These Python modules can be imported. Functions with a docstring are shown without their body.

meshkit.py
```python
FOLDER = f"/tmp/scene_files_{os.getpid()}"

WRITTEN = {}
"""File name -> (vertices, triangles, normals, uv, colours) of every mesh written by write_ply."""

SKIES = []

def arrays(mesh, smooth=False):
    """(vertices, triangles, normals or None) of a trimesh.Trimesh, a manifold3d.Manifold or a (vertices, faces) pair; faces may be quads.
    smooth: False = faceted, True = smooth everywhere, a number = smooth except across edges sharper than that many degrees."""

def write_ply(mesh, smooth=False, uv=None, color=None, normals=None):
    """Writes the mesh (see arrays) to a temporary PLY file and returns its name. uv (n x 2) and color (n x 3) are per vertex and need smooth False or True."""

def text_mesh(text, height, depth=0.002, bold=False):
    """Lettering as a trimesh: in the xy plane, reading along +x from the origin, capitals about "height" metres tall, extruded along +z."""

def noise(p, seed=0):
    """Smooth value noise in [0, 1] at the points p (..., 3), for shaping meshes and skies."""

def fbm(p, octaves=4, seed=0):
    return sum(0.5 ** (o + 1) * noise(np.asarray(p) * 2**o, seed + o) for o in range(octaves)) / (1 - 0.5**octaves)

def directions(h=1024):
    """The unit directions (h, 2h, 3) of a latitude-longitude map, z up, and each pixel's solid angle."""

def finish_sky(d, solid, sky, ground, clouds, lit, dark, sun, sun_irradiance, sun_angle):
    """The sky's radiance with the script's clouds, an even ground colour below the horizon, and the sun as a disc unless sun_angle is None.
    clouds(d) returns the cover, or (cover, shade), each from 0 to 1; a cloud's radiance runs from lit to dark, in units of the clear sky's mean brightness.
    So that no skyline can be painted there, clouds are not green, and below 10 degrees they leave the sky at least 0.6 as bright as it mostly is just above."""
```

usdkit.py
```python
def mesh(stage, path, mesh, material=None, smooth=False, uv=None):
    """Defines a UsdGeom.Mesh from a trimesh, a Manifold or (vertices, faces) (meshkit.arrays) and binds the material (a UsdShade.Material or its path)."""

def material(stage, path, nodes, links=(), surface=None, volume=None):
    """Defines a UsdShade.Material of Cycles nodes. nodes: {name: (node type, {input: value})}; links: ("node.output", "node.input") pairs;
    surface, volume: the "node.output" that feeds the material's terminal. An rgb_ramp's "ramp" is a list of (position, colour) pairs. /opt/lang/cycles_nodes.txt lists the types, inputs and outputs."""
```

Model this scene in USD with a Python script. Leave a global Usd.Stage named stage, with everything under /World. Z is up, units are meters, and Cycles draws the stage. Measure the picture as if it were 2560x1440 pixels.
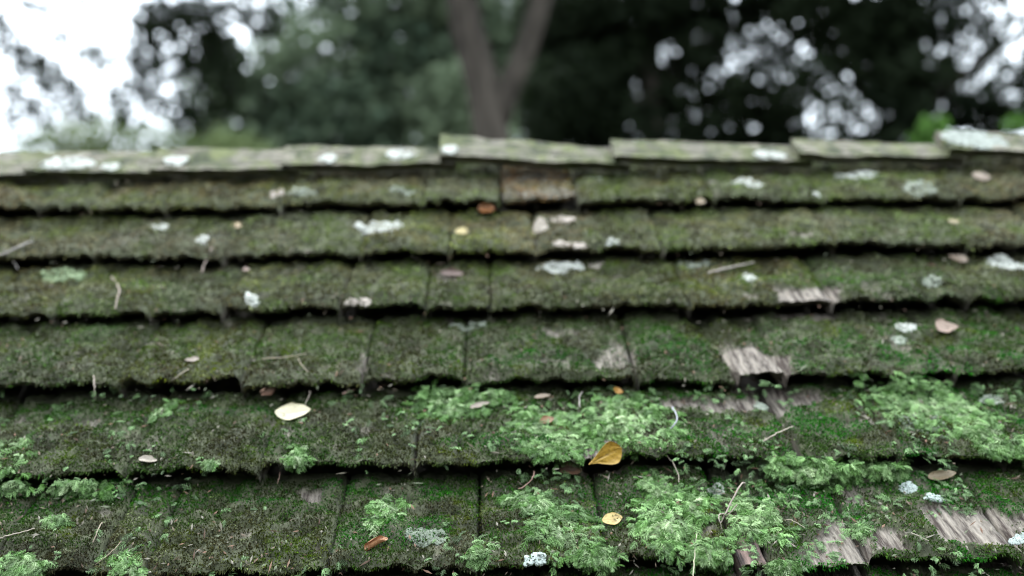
import math, random
import numpy as np, trimesh, shapely, usdkit, meshkit
from pxr import Usd, UsdGeom, UsdLux, UsdShade, Gf, Sdf, Vt

stage = Usd.Stage.CreateInMemory()
UsdGeom.SetStageUpAxis(stage, UsdGeom.Tokens.z)
UsdGeom.Xform.Define(stage, '/World'); UsdGeom.Scope.Define(stage, '/World/Looks')
random.seed(7)

# ------------------------------------------------------------------ camera
FPX, ALPHA, PITCH, HROOF = 2489.0, math.radians(34.6), math.radians(40), 0.882   # lens in 2560-wide pixels, roof pitch, camera height over the slope
CAM = np.array([0.0, 0.0, 2.75])
def basis(yaw, roll):
    el = PITCH - ALPHA
    fw = np.array([math.sin(yaw)*math.cos(el), math.cos(yaw)*math.cos(el), math.sin(el)])
    r = np.cross(fw, [0, 0, 1]); r /= np.linalg.norm(r); u = np.cross(r, fw)
    r2 = r*math.cos(roll) + u*math.sin(roll)
    return r2, np.cross(r2, fw), fw
CR, CU, CF = basis(math.radians(1.2), math.radians(-0.9))
cam = UsdGeom.Camera.Define(stage, '/World/camera')
M = np.eye(4); M[0, :3], M[1, :3], M[2, :3], M[3, :3] = CR, CU, -CF, CAM
cam.AddTransformOp().Set(Gf.Matrix4d(M.tolist()))
cam.CreateFocalLengthAttr(35.0); cam.CreateHorizontalApertureAttr(36.0)
cam.CreateFStopAttr(1.9); cam.CreateFocusDistanceAttr(1.12)
cam.CreateClippingRangeAttr(Gf.Vec2f(0.05, 1000))
cam.CreateExposureAttr(1.4)

# ------------------------------------------------------------------ sky and sun (overcast)
SUN = np.array([-0.45, 0.42, 0.95]); SUN /= np.linalg.norm(SUN)
elev, rot = math.asin(SUN[2]), math.atan2(SUN[0], SUN[1])
dome = UsdLux.DomeLight.Define(stage, '/World/sky'); dome.CreateIntensityAttr(1.0)
skymat = usdkit.material(stage, '/World/Looks/sky', {
    'sky': ('sky_texture', {'sky_type': 'single_scattering', 'sun_disc': False, 'sun_elevation': elev, 'sun_rotation': rot}),
    'tc': ('texture_coordinate', {}),
    'n': ('noise_texture', {'scale': 2.2, 'detail': 4.0, 'roughness': 0.55}),
    'ramp': ('rgb_ramp', {'ramp': [(0.25, (16, 18.0, 19.8)), (0.75, (22.5, 25, 27))]}),
    'sep': ('separate_xyz', {}), 'cl': ('clamp', {'min': 0.0, 'max': 1.0}), 'cie': ('math', {'math_type': 'multiply_add', 'value2': 0.98, 'value3': 0.32}), 'ov': ('vector_math', {'math_type': 'scale'}),   # an overcast sky is brightest overhead
    'mix': ('mix', {'fac': 0.93}),
    'bg': ('background_shader', {'strength': 0.1})},
    [('tc.generated', 'n.vector'), ('n.fac', 'ramp.fac'), ('sky.color', 'mix.color1'), ('tc.generated', 'sep.vector'), ('sep.z', 'cl.value'), ('cl.result', 'cie.value1'), ('ramp.color', 'ov.vector1'), ('cie.value', 'ov.scale'), ('ov.vector', 'mix.color2'), ('mix.color', 'bg.color')], surface='bg.background')
UsdShade.MaterialBindingAPI.Apply(dome.GetPrim()).Bind(skymat)
dome.GetPrim().SetCustomDataByKey('kind', 'structure')
sun = UsdLux.DistantLight.Define(stage, '/World/sun')
sun.CreateNormalizeAttr(True); sun.CreateIntensityAttr(0.35); sun.CreateAngleAttr(14.0); sun.CreateColorAttr(Gf.Vec3f(1, 0.97, 0.92))
zx = np.cross([0, 1, 0], SUN); zx /= np.linalg.norm(zx); zy = np.cross(SUN, zx)
L = np.eye(4); L[0, :3], L[1, :3], L[2, :3] = zx, zy, SUN
sun.AddTransformOp().Set(Gf.Matrix4d(L.tolist()))

# ------------------------------------------------------------------ frames and helpers
EU, EV, EW = np.array([1.0, 0, 0]), np.array([0, math.cos(PITCH), math.sin(PITCH)]), np.array([0, -math.sin(PITCH), math.cos(PITCH)])
ORG = CAM - HROOF*EW                                          # foot of the perpendicular from the camera: origin of the roof frame
ROOF = np.eye(4); ROOF[0, :3], ROOF[1, :3], ROOF[2, :3], ROOF[3, :3] = EU, EV, EW, ORG
def ray(x, y):
    return CF + CR*(x - 1280)/FPX - CU*(y - 720)/FPX
def uv(x, y, w=0.0):                                          # where a line of sight meets the slope
    d = ray(x, y); p = d*((w - HROOF)/(d @ EW))
    return float(p @ EU), float(p @ EV)
def uvn(x, y, w):                                             # the same for arrays
    d = CF + np.asarray(x)[:, None]*0 + CR*((np.asarray(x) - 1280)/FPX)[:, None] - CU*((np.asarray(y) - 720)/FPX)[:, None]
    t = (w - HROOF)/(d @ EW)
    return (d @ EU)*t, (d @ EV)*t
def far(x, y, dist):                                          # a point out in the wood at a distance
    return CAM + ray(x, y)*dist
taken = {}
def numbered(path):
    n = taken.get(path, 0); taken[path] = n + 1
    return path if n == 0 else f'{path}_{n:03d}'
def tag(p, label=None, cat=None, group=None, kind=None):
    for k, v in (('label', label), ('category', cat), ('group', group), ('kind', kind)):
        if v: p.SetCustomDataByKey(k, v)
    return p
def mesh(name, m, mat, parent='/World', smooth=False, prim=None, at=None):
    path = numbered(f'{parent}/{name}')
    o = usdkit.mesh(stage, path, m, mat, smooth=smooth)
    for k, v in (prim or {}).items():
        v = np.asarray(v, np.float32); pv = UsdGeom.PrimvarsAPI(o)
        if v.ndim == 2: pv.CreatePrimvar(k, Sdf.ValueTypeNames.Color3fArray, 'vertex').Set(Vt.Vec3fArray.FromNumpy(v))
        else: pv.CreatePrimvar(k, Sdf.ValueTypeNames.FloatArray, 'vertex').Set(Vt.FloatArray.FromNumpy(v))
    if at is not None: o.AddTransformOp().Set(Gf.Matrix4d(np.asarray(at).tolist()))
    return o.GetPrim()
def xform(name, matrix=None, parent='/World'):
    o = UsdGeom.Xform.Define(stage, numbered(f'{parent}/{name}'))
    if matrix is not None: o.AddTransformOp().Set(Gf.Matrix4d(np.asarray(matrix).tolist()))
    return o.GetPrim()
def trans(p):
    m = np.eye(4); m[3, :3] = p; return m
def roof_at(u, v, w):
    return trans([u, v, w]) @ ROOF
fbm = lambda u, v, s, seed=0, o=3: meshkit.fbm(np.stack([np.asarray(u)*s, np.asarray(v)*s, np.zeros_like(np.asarray(u, float)) + seed*7.31], -1) + 100.0, o, seed)
def sstep(a, b, x):
    t = np.clip((x - a)/(b - a), 0, 1); return t*t*(3 - 2*t)
def tube(pts, radii, sides=6):
    p = np.asarray(pts, float); r = np.broadcast_to(radii, (len(p),))
    t = np.gradient(p, axis=0); t /= np.linalg.norm(t, axis=1, keepdims=True) + 1e-12
    a = np.cross(t, [0.13, 0.27, 0.95] if abs(t[0, 2]) < 0.8 else [0.95, 0.2, 0.1]); a /= np.linalg.norm(a, axis=1, keepdims=True)
    b = np.cross(t, a); an = np.arange(sides)*2*np.pi/sides
    v = p[:, None] + r[:, None, None]*(np.cos(an)[None, :, None]*a[:, None] + np.sin(an)[None, :, None]*b[:, None])
    i, j = np.meshgrid(np.arange(len(p) - 1), np.arange(sides), indexing='ij')
    q = np.stack([i*sides + j, i*sides + (j + 1) % sides, (i + 1)*sides + (j + 1) % sides, (i + 1)*sides + j], -1).reshape(-1, 4)
    f = np.vstack([q[:, [0, 1, 2]], q[:, [0, 2, 3]]])
    n = len(p)*sides
    v = np.vstack([v.reshape(-1, 3), p[:1], p[-1:]])
    k = np.arange(sides)
    f = np.vstack([f, np.stack([np.full(sides, n), (k + 1) % sides, k], 1), np.stack([np.full(sides, n + 1), n - sides + k, n - sides + (k + 1) % sides], 1)])
    return v, f
def join(parts):
    vs, fs, n = [], [], 0
    for v, f in parts:
        vs.append(v); fs.append(np.asarray(f) + n); n += len(v)
    return np.vstack(vs), np.vstack(fs)
def spline(pts, n):
    p = np.asarray(pts, float); d = np.r_[0, np.cumsum(np.linalg.norm(np.diff(p, axis=0), axis=1))]
    from scipy.interpolate import CubicSpline
    return CubicSpline(d, p)(np.linspace(0, d[-1], n)) if len(p) > 2 else np.linspace(p[0], p[1], n)

# ------------------------------------------------------------------ materials
def tinted(name, rough=0.8, trans_w=0.0, var=0.35, spec=0.2):
    """Takes the thing's own colour from its tint attribute, with a little piece-to-piece variation."""
    nodes = {'a': ('attribute', {'attribute': 'tint'}), 'g': ('geometry', {}),
             'mr': ('map_range', {'from_min': 0.0, 'from_max': 1.0, 'to_min': 1 - var, 'to_max': 1 + var}),
             'm': ('vector_math', {'math_type': 'scale'}), 'p': ('principled_bsdf', {'roughness': rough, 'specular_ior_level': spec})}
    links = [('g.random_per_island', 'mr.value'), ('a.color', 'm.vector1'), ('mr.result', 'm.scale'), ('m.vector', 'p.base_color')]
    if trans_w:
        nodes |= {'t': ('translucent_bsdf', {}), 'mix': ('mix_closure', {'fac': trans_w})}
        return usdkit.material(stage, f'/World/Looks/{name}', nodes, links + [('m.vector', 't.color'), ('p.BSDF', 'mix.closure1'), ('t.BSDF', 'mix.closure2')], surface='mix.closure')
    return usdkit.material(stage, f'/World/Looks/{name}', nodes, links, surface='p.BSDF')
MOSS = tinted('moss_leaves', 0.8, 0.2, 0.7, 0.12)
FROND = tinted('feather_moss_leaves', 0.6, 0.3, 0.3, 0.4)
LICHEN = tinted('lichen', 0.9, 0.0, 0.18, 0.1)
FOLIAGE = tinted('tree_leaves', 0.8, 0.3, 0.4, 0.08)
DRYLEAF = usdkit.material(stage, '/World/Looks/dry_leaf', {
    'a': ('attribute', {'attribute': 'tint'}), 'tc': ('texture_coordinate', {}), 'n': ('noise_texture', {'scale': 520.0, 'detail': 4.0}),
    'r': ('rgb_ramp', {'ramp': [(0.28, (0.5, 0.38, 0.3)), (0.42, (1, 1, 1)), (0.8, (1.12, 1.1, 1.05))]}),
    'm': ('mix', {'mix_type': 'multiply', 'fac': 1.0}), 'p': ('principled_bsdf', {'roughness': 0.5}), 't': ('translucent_bsdf', {}), 'mix': ('mix_closure', {'fac': 0.25})},
    [('tc.object', 'n.vector'), ('n.fac', 'r.fac'), ('a.color', 'm.color1'), ('r.color', 'm.color2'), ('m.color', 'p.base_color'), ('m.color', 't.color'), ('p.BSDF', 'mix.closure1'), ('t.BSDF', 'mix.closure2')], surface='mix.closure')
def wood(name, dark, light, moss_a, moss_b, film=0.0, gscale=(150.0, 7.0, 70.0)):
    """Weathered split wood: grain runs up the slope; the moss attribute turns it into the brown-green felt under the moss."""
    return usdkit.material(stage, f'/World/Looks/{name}', {
        'tc': ('texture_coordinate', {}), 'map': ('mapping', {'scale': gscale}),
        'g': ('noise_texture', {'scale': 1.0, 'detail': 7.0, 'roughness': 0.72}),
        'gr': ('rgb_ramp', {'ramp': [(0.40, dark), (0.48, tuple(0.45*(a + b) for a, b in zip(dark, light))), (0.6, light), (0.75, tuple(1.3*x for x in light))]}),
        'b': ('noise_texture', {'scale': 38.0, 'detail': 4.0}), 'br': ('rgb_ramp', {'ramp': [(0.35, moss_a), (0.65, moss_b)]}),
        'f': ('noise_texture', {'scale': 21.0, 'detail': 6.0, 'roughness': 0.7}), 'fr': ('map_range', {'from_min': 0.62 - 0.4*film, 'from_max': 0.78 - 0.4*film, 'to_min': 0.0, 'to_max': 1.0, 'clamp': True}),
        'a': ('attribute', {'attribute': 'moss'}), 'mx': ('math', {'math_type': 'maximum'}),
        'mix': ('mix', {}), 'bump': ('bump', {'strength': 1.0, 'distance': 0.006}), 'p': ('principled_bsdf', {'roughness': 0.85, 'specular_ior_level': 0.25})},
        [('tc.object', 'map.vector'), ('map.vector', 'g.vector'), ('g.fac', 'gr.fac'), ('tc.object', 'b.vector'), ('b.fac', 'br.fac'), ('tc.object', 'f.vector'), ('f.fac', 'fr.value'),
         ('a.fac', 'mx.value1'), ('fr.result', 'mx.value2'), ('mx.value', 'mix.fac'), ('gr.color', 'mix.color1'), ('br.color', 'mix.color2'), ('mix.color', 'p.base_color'),
         ('g.fac', 'bump.height'), ('bump.normal', 'p.normal')], surface='p.BSDF')
SHINGLE = wood('weathered_shingle', (0.026, 0.017, 0.013), (0.19, 0.163, 0.135), (0.03, 0.032, 0.017), (0.055, 0.06, 0.03))
SHINGLE_RED = wood('rotten_shingle', (0.02, 0.014, 0.012), (0.15, 0.10, 0.085), (0.03, 0.032, 0.017), (0.055, 0.06, 0.03))
CAPWOOD = wood('ridge_board', (0.018, 0.016, 0.011), (0.20, 0.18, 0.14), (0.016, 0.023, 0.007), (0.09, 0.10, 0.036), 0.42, (14.0, 220.0, 120.0))
DECK = usdkit.material(stage, '/World/Looks/old_boards', {'tc': ('texture_coordinate', {}), 'n': ('noise_texture', {'scale': 30.0, 'detail': 4.0}), 'r': ('rgb_ramp', {'ramp': [(0.3, (0.03, 0.025, 0.02)), (0.7, (0.09, 0.075, 0.06))]}), 'p': ('principled_bsdf', {'roughness': 0.9})},
    [('tc.object', 'n.vector'), ('n.fac', 'r.fac'), ('r.color', 'p.base_color')], surface='p.BSDF')
BARK = usdkit.material(stage, '/World/Looks/bark', {'tc': ('texture_coordinate', {}), 'map': ('mapping', {'scale': (14.0, 14.0, 2.5)}), 'n': ('noise_texture', {'scale': 1.0, 'detail': 6.0, 'roughness': 0.65}), 'r': ('rgb_ramp', {'ramp': [(0.3, (0.010, 0.0085, 0.0072)), (0.7, (0.046, 0.039, 0.032))]}), 'bump': ('bump', {'strength': 0.8, 'distance': 0.03}), 'p': ('principled_bsdf', {'roughness': 0.95, 'specular_ior_level': 0.05})},
    [('tc.object', 'map.vector'), ('map.vector', 'n.vector'), ('n.fac', 'r.fac'), ('r.color', 'p.base_color'), ('n.fac', 'bump.height'), ('bump.normal', 'p.normal')], surface='p.BSDF')
SOIL = usdkit.material(stage, '/World/Looks/forest_floor', {'tc': ('texture_coordinate', {}), 'n': ('noise_texture', {'scale': 1.6, 'detail': 8.0, 'roughness': 0.7}), 'r': ('rgb_ramp', {'ramp': [(0.3, (0.035, 0.028, 0.018)), (0.5, (0.04, 0.05, 0.02)), (0.7, (0.08, 0.06, 0.04))]}), 'p': ('principled_bsdf', {'roughness': 0.95})},
    [('tc.object', 'n.vector'), ('n.fac', 'r.fac'), ('r.color', 'p.base_color')], surface='p.BSDF')
TWIG = tinted('twig', 0.8, 0, 0.1, 0.2)

# ------------------------------------------------------------------ ground
gx = np.linspace(-150, 150, 61); GX, GY = np.meshgrid(gx, gx + 60, indexing='ij')
GZ = 0.25*(fbm(GX, GY, 0.2) - 0.5)
ii = np.arange(60*61).reshape(60, 61)[:, :60].ravel()
tag(mesh('ground', (np.stack([GX, GY, GZ], -1).reshape(-1, 3), np.stack([ii, ii + 61, ii + 62, ii + 1], 1)), SOIL, smooth=True), kind='structure')

# ------------------------------------------------------------------ the roof: courses of shingles
T = 0.035
VB = {0: 1.702, 1: 1.557, 2: 1.391, 3: 1.232, 4: 1.061, 5: 0.897, 6: 0.738, 7: 0.583, 8: 0.425}
ULO, UHI = -1.42, 1.5
JOINTS = {1: [(-150, 520), (95, 520), (225, 515), (415, 512), (700, 510), (1055, 507), (1250, 505), (1445, 505), (1790, 500), (2062, 500), (2400, 490), (2700, 490)],
          2: [(-120, 640), (232, 638), (560, 635), (900, 632), (1122, 628), (1340, 628), (1660, 625), (2090, 618), (2420, 615), (2640, 610)],
          3: [(-60, 780), (130, 780), (375, 778), (555, 785), (850, 775), (1062, 772), (1225, 770), (1722, 755), (2078, 750), (2420, 745), (2640, 740)],
          4: [(-40, 965), (300, 962), (600, 960), (905, 955), (1160, 955), (1592, 940), (1838, 935), (1962, 935), (2390, 925), (2650, 920)],
          5: [(-100, 1180), (310, 1180), (650, 1170), (1037, 1150), (1452, 1140), (1985, 1110), (2235, 1110), (2500, 1100)],
          6: [(-40, 1430), (240, 1420), (362, 1415), (820, 1415), (1197, 1410), (1520, 1405), (1840, 1400), (1918, 1400), (2168, 1400), (2545, 1380)]}
rng = np.random.default_rng(11)
def shoulder(k):
    us = sorted(uv(x, y, -0.003)[0] for x, y in JOINTS.get(k, []))
    if not us:
        us = list(np.arange(-1.2, 1.3, 0.21) + rng.uniform(-0.05, 0.05, 12)[:len(np.arange(-1.2, 1.3, 0.21))])
    while us[0] > ULO + 0.14: us.insert(0, us[0] - rng.uniform(0.12, 0.26))
    while us[-1] < UHI - 0.14: us.append(us[-1] + rng.uniform(0.12, 0.26))
    return us
class Sh: pass
COURSE = {}
for k in range(1, 9):
    us = shoulder(k); COURSE[k] = []
    for a, b in zip(us[:-1], us[1:]):
        s = Sh(); s.k, s.a, s.b = k, a, b
        s.gap = rng.uniform(0.0008, 0.0026)
        s.dv = rng.uniform(-0.007, 0.008); s.lift = rng.uniform(-0.003, 0.005); s.tilt = rng.uniform(-0.02, 0.02)
        s.cup = rng.uniform(-0.25, 0.35); s.seed = int(rng.integers(1, 900)); s.skew = rng.uniform(-0.05, 0.05); s.tone = rng.uniform(0.78, 1.2)*np.array([rng.uniform(0.93, 1.1), 1.0, rng.uniform(0.85, 1.1)])
        s.sa = s.sb = 0.0; s.thick = rng.uniform(0.025, 0.030)
        COURSE[k].append(s)
def find(k, u):
    for s in COURSE[k]:
        if s.a <= u < s.b: return s
    return COURSE[k][0] if u < COURSE[k][0].a else COURSE[k][-1]
def special(x, y, k, **kw):
    s = find(k, uv(x, y)[0])
    for n, v in kw.items(): setattr(s, n, v)
special(1350, 480, 1, tone=np.array([1.25, 0.85, 0.75]), gap=0.006, lift=0.002, tilt=0, dv=0.0)
special(1150, 480, 1, tilt=0, lift=-0.001); special(1500, 480, 1, tilt=0, lift=-0.001)
special(580, 780, 3, gap=0.004); special(1900, 925, 4, lift=0.005, gap=0.004, tilt=0.03, sa=-0.22, sb=-0.26)
special(1700, 920, 4, gap=0.003, sb=-0.22); special(2150, 920, 4, gap=0.004, sa=-0.26); special(800, 940, 4, gap=0.003, tilt=0.015); special(480, 780, 3, gap=0.003)
special(1300, 1380, 6, gap=0.003); special(1000, 1400, 6, gap=0.0025); special(1700, 1390, 6, gap=0.003); special(1250, 1140, 5, gap=0.002)
special(2350, 1330, 6, lift=0.004, gap=0.003, dv=-0.006); special(1880, 1380, 6, lift=0.004, dv=-0.012, gap=0.003); special(2080, 1360, 6, lift=0.003, dv=-0.016, gap=0.003); special(1500, 1100, 5, gap=0.004); special(1800, 1100, 5, gap=0.004, sb=-0.06); special(2100, 1090, 5, gap=0.006, sa=-0.06)
CAPS = [(-700, 376, 380, .005), (-250, 378, 381, .004), (105, 376, 379, .004), (405, 369, 374, .006), (718, 364, 374, .006), (1102, 334, 374, .018), (1528, 347, 366, .012), (1982, 346, 362, .010), (2358, 326, 346, .014), (2790, 330, 350, .01), (3200, 330, 350, .01)]   # left end and top edge in the photograph, how far the left end laps up
BARE = [([(2285, 1262), (2360, 1252), (2430, 1278), (2480, 1258), (2512, 1290), (2553, 1378), (2470, 1392), (2350, 1370)], 1),
        ([(2068, 1292), (2128, 1312), (2172, 1380), (2170, 1440), (1990, 1430)], 1.3), ([(2172, 1325), (2240, 1335), (2262, 1395), (2186, 1400)], 1.3),
        ([(1846, 1340), (1898, 1340), (1922, 1430), (1838, 1430)], 1.3), ([(1800, 872), (1885, 862), (1972, 900), (1985, 960), (1828, 960)], 1.3),
        ([(1680, 975), (1800, 990), (1920, 960), (2056, 950), (2056, 990), (1980, 1008), (1932, 1040), (1895, 1018), (1780, 1022), (1660, 1006)], 1.3),
        ([(1530, 845), (1585, 870), (1592, 925), (1478, 925)], 0.75), ([(728, 1203), (806, 1205), (806, 1232), (775, 1250), (750, 1225)], 1),
        ([(1455, 1085), (1555, 1080), (1560, 1160), (1462, 1160)], 1.2), ([(2368, 1092), (2452, 1102), (2452, 1124), (2378, 1114)], 1),
        ([(2098, 1188), (2132, 1192), (2172, 1248), (2128, 1240)], 0.9), ([(1700, 1340), (1770, 1325), (1790, 1345), (1720, 1372)], 0.6),
        ([(1254, 420), (1442, 420), (1442, 512), (1250, 512)], 0.45), ([(1360, 806), (1420, 808), (1480, 812), (1478, 826), (1370, 830)], 0.9),
        ([(2516, 1297), (2580, 1285), (2580, 1350), (2535, 1345)], 0.9), ([(1935, 725), (2098, 725), (2098, 775), (1945, 775)], 1.2),
        ([(2198, 985), (2228, 1018), (2216, 1044), (2188, 1010)], 0.9), ([(1960, 585), (2030, 600), (2025, 618), (1970, 608)], 0.9),
        ([(1850, 742), (1905, 745), (1905, 758), (1860, 760)], 0.8), ([(1090, 668), (1160, 672), (1160, 705), (1090, 705)], 0.7), ([(905, 880), (925, 880), (920, 940), (895, 940)], 0.8),
        ([(1780, 830), (1840, 850), (1835, 880), (1800, 880)], 0.6), ([(400, 372), (715, 375), (712, 400), (410, 392)], 0.5)]
BARE = [(shapely.Polygon([uv(x, y, -0.012) for x, y in p]), w) for p, w in BARE]
def moss_at(u, v):
    u, v = np.atleast_1d(u), np.atleast_1d(v)
    m = np.ones_like(u); edge = 0.016*(fbm(u, v, 70, 3) - 0.5)
    pts = None
    for poly, w in BARE:
        x0, y0, x1, y1 = poly.bounds
        near = (u > x0 - 0.02) & (u < x1 + 0.02) & (v > y0 - 0.02) & (v < y1 + 0.02)
        if near.any():
            p = shapely.points(u[near], v[near])
            d = np.where(shapely.contains(poly, p), 1, -1)*shapely.distance(poly.exterior, p) + edge[near]
            m[near] = np.minimum(m[near], np.clip(1 - w*sstep(-0.003, 0.003, d), 0, 1))
    thin = 0.8*sstep(0.66, 0.74, fbm(u, v, 30, 9))*sstep(0.45, 0.6, fbm(u, v, 5, 21))
    return np.clip(m - 0.75*thin, 0, 1)
def ragged(s, u):
    return 0.012*(fbm(u, 0*u, 40, s.seed) - 0.5) + 0.007*(fbm(u, 0*u, 160, s.seed + 1) - 0.5)
def butt(s, u):
    return VB[s.k] + s.dv + s.skew*(u - 0.5*(s.a + s.b)) + ragged(s, u)
def top(s, u, v, m=None):
    """Height of a shingle's upper face with its moss, over the reference slope."""
    u, v = np.atleast_1d(np.asarray(u, float)), np.atleast_1d(np.asarray(v, float))
    m = moss_at(u, v) if m is None else m
    g = VB[s.k - 1] - VB[s.k]; d = v - butt(s, u); x = u - 0.5*(s.a + s.b)
    h = -T*np.minimum(d/g, 1.12) + s.lift*(1 - d/g) + s.tilt*x + s.cup*x*x*(1 - d/g)
    h += 0.005*(fbm(u, v, 14, s.seed) - 0.5)
    mh = m*(0.002 + 0.009*sstep(0.35, 0.7, fbm(u, v, 34, 5)) + 0.007*(fbm(u, v, 95, 6) - 0.4))
    side = np.minimum(u - s.a, s.b - u)
    h = h + mh*sstep(-0.001, 0.008, side) - 0.0065*m*np.exp(-np.maximum(d, 0)/0.009) - 0.007*np.exp(-np.maximum(side, 0)/0.005)
    grain = (1 - m)*(0.006*(fbm(u*9, v*0.5, 32, s.seed + 2) - 0.5) + 0.003*(fbm(u*9, v*0.4, 120, s.seed + 3) - 0.5))
    return h + grain
CAPF = np.array([uv(x, y, 0.012) for x, y in ((-900, 440), (0, 428), (400, 424), (720, 414), (1100, 404), (1500, 404), (2000, 394), (2560, 384), (3300, 380))])
def cap_front(u):
    return np.interp(u, CAPF[:, 0], CAPF[:, 1])
def cap_height(u):
    h = np.full(len(u), 0.014)
    for (x0, yl, yr, lap), (x1, *_r) in zip(CAPS[:-1], CAPS[1:]):
        a, b = uv(x0, 385)[0], uv(x1, 385)[0]; m = (u >= a) & (u < b); t = (u - a)/(b - a)
        h[m] = ((0.010 + lap)*(1 - t) + 0.006*t)[m]
    return h
def surf(u, v):
    """Height of whatever lies on top at each place of the slope."""
    u, v = np.atleast_1d(np.asarray(u, float)), np.atleast_1d(np.asarray(v, float)); w = np.full(len(u), np.nan)
    m = v > cap_front(u) + 0.001
    w[m] = cap_height(u[m])
    for k in range(1, 9):
        if not np.isnan(w).any(): break
        for s in COURSE[k]:
            m = np.isnan(w) & (u >= s.a) & (u < s.b) & (v > VB[k] - 0.03) & (v < VB[k - 1] + 0.06)
            if m.any():
                m[m] = v[m] >= butt(s, u[m]) - 0.001
                if m.any(): w[m] = top(s, u[m], v[m])
    return np.where(np.isnan(w), -0.03, w)
def placen(x, y, lift=0.0):
    x, y = np.atleast_1d(np.asarray(x, float)), np.atleast_1d(np.asarray(y, float)); w = np.full(len(x), -0.01)
    for _ in range(4):
        u, v = uvn(x, y, w); w = 0.45*w + 0.55*(surf(u, v) + lift)
    u, v = uvn(x, y, w)
    return u, v, w
def place(x, y, lift=0.0):
    u, v, w = placen([x], [y], lift); return float(u[0]), float(v[0]), float(w[0])
def lerp(a, b, t): return np.asarray(a)*(1 - t)[:, None] + np.asarray(b)*t[:, None]
EMERALD = [(1030, 1215, 190, 34), (1000, 1330, 150, 60), (1840, 972, 110, 14), (1780, 1085, 140, 36), (2070, 1070, 110, 46), (2320, 1190, 120, 26), (2420, 800, 170, 22), (1640, 890, 130, 40), (2120, 880, 160, 40),
           (1500, 1260, 160, 60), (2050, 1260, 110, 50), (1940, 690, 110, 26), (1560, 560, 150, 24), (2250, 690, 110, 26), (640, 1240, 120, 20), (560, 1010, 130, 16), (1250, 1120, 140, 30), (380, 700, 90, 14), (760, 690, 120, 18), (2380, 1260, 80, 20), (1330, 900, 110, 30)]
EMERALD = [(*uv(x, y, -0.01), 0.5*abs(uv(x + a, y)[0] - uv(x - a, y)[0]), 0.5*abs(uv(x, y - b)[1] - uv(x, y + b)[1])) for x, y, a, b in EMERALD]   # cushions of fresher moss
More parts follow.
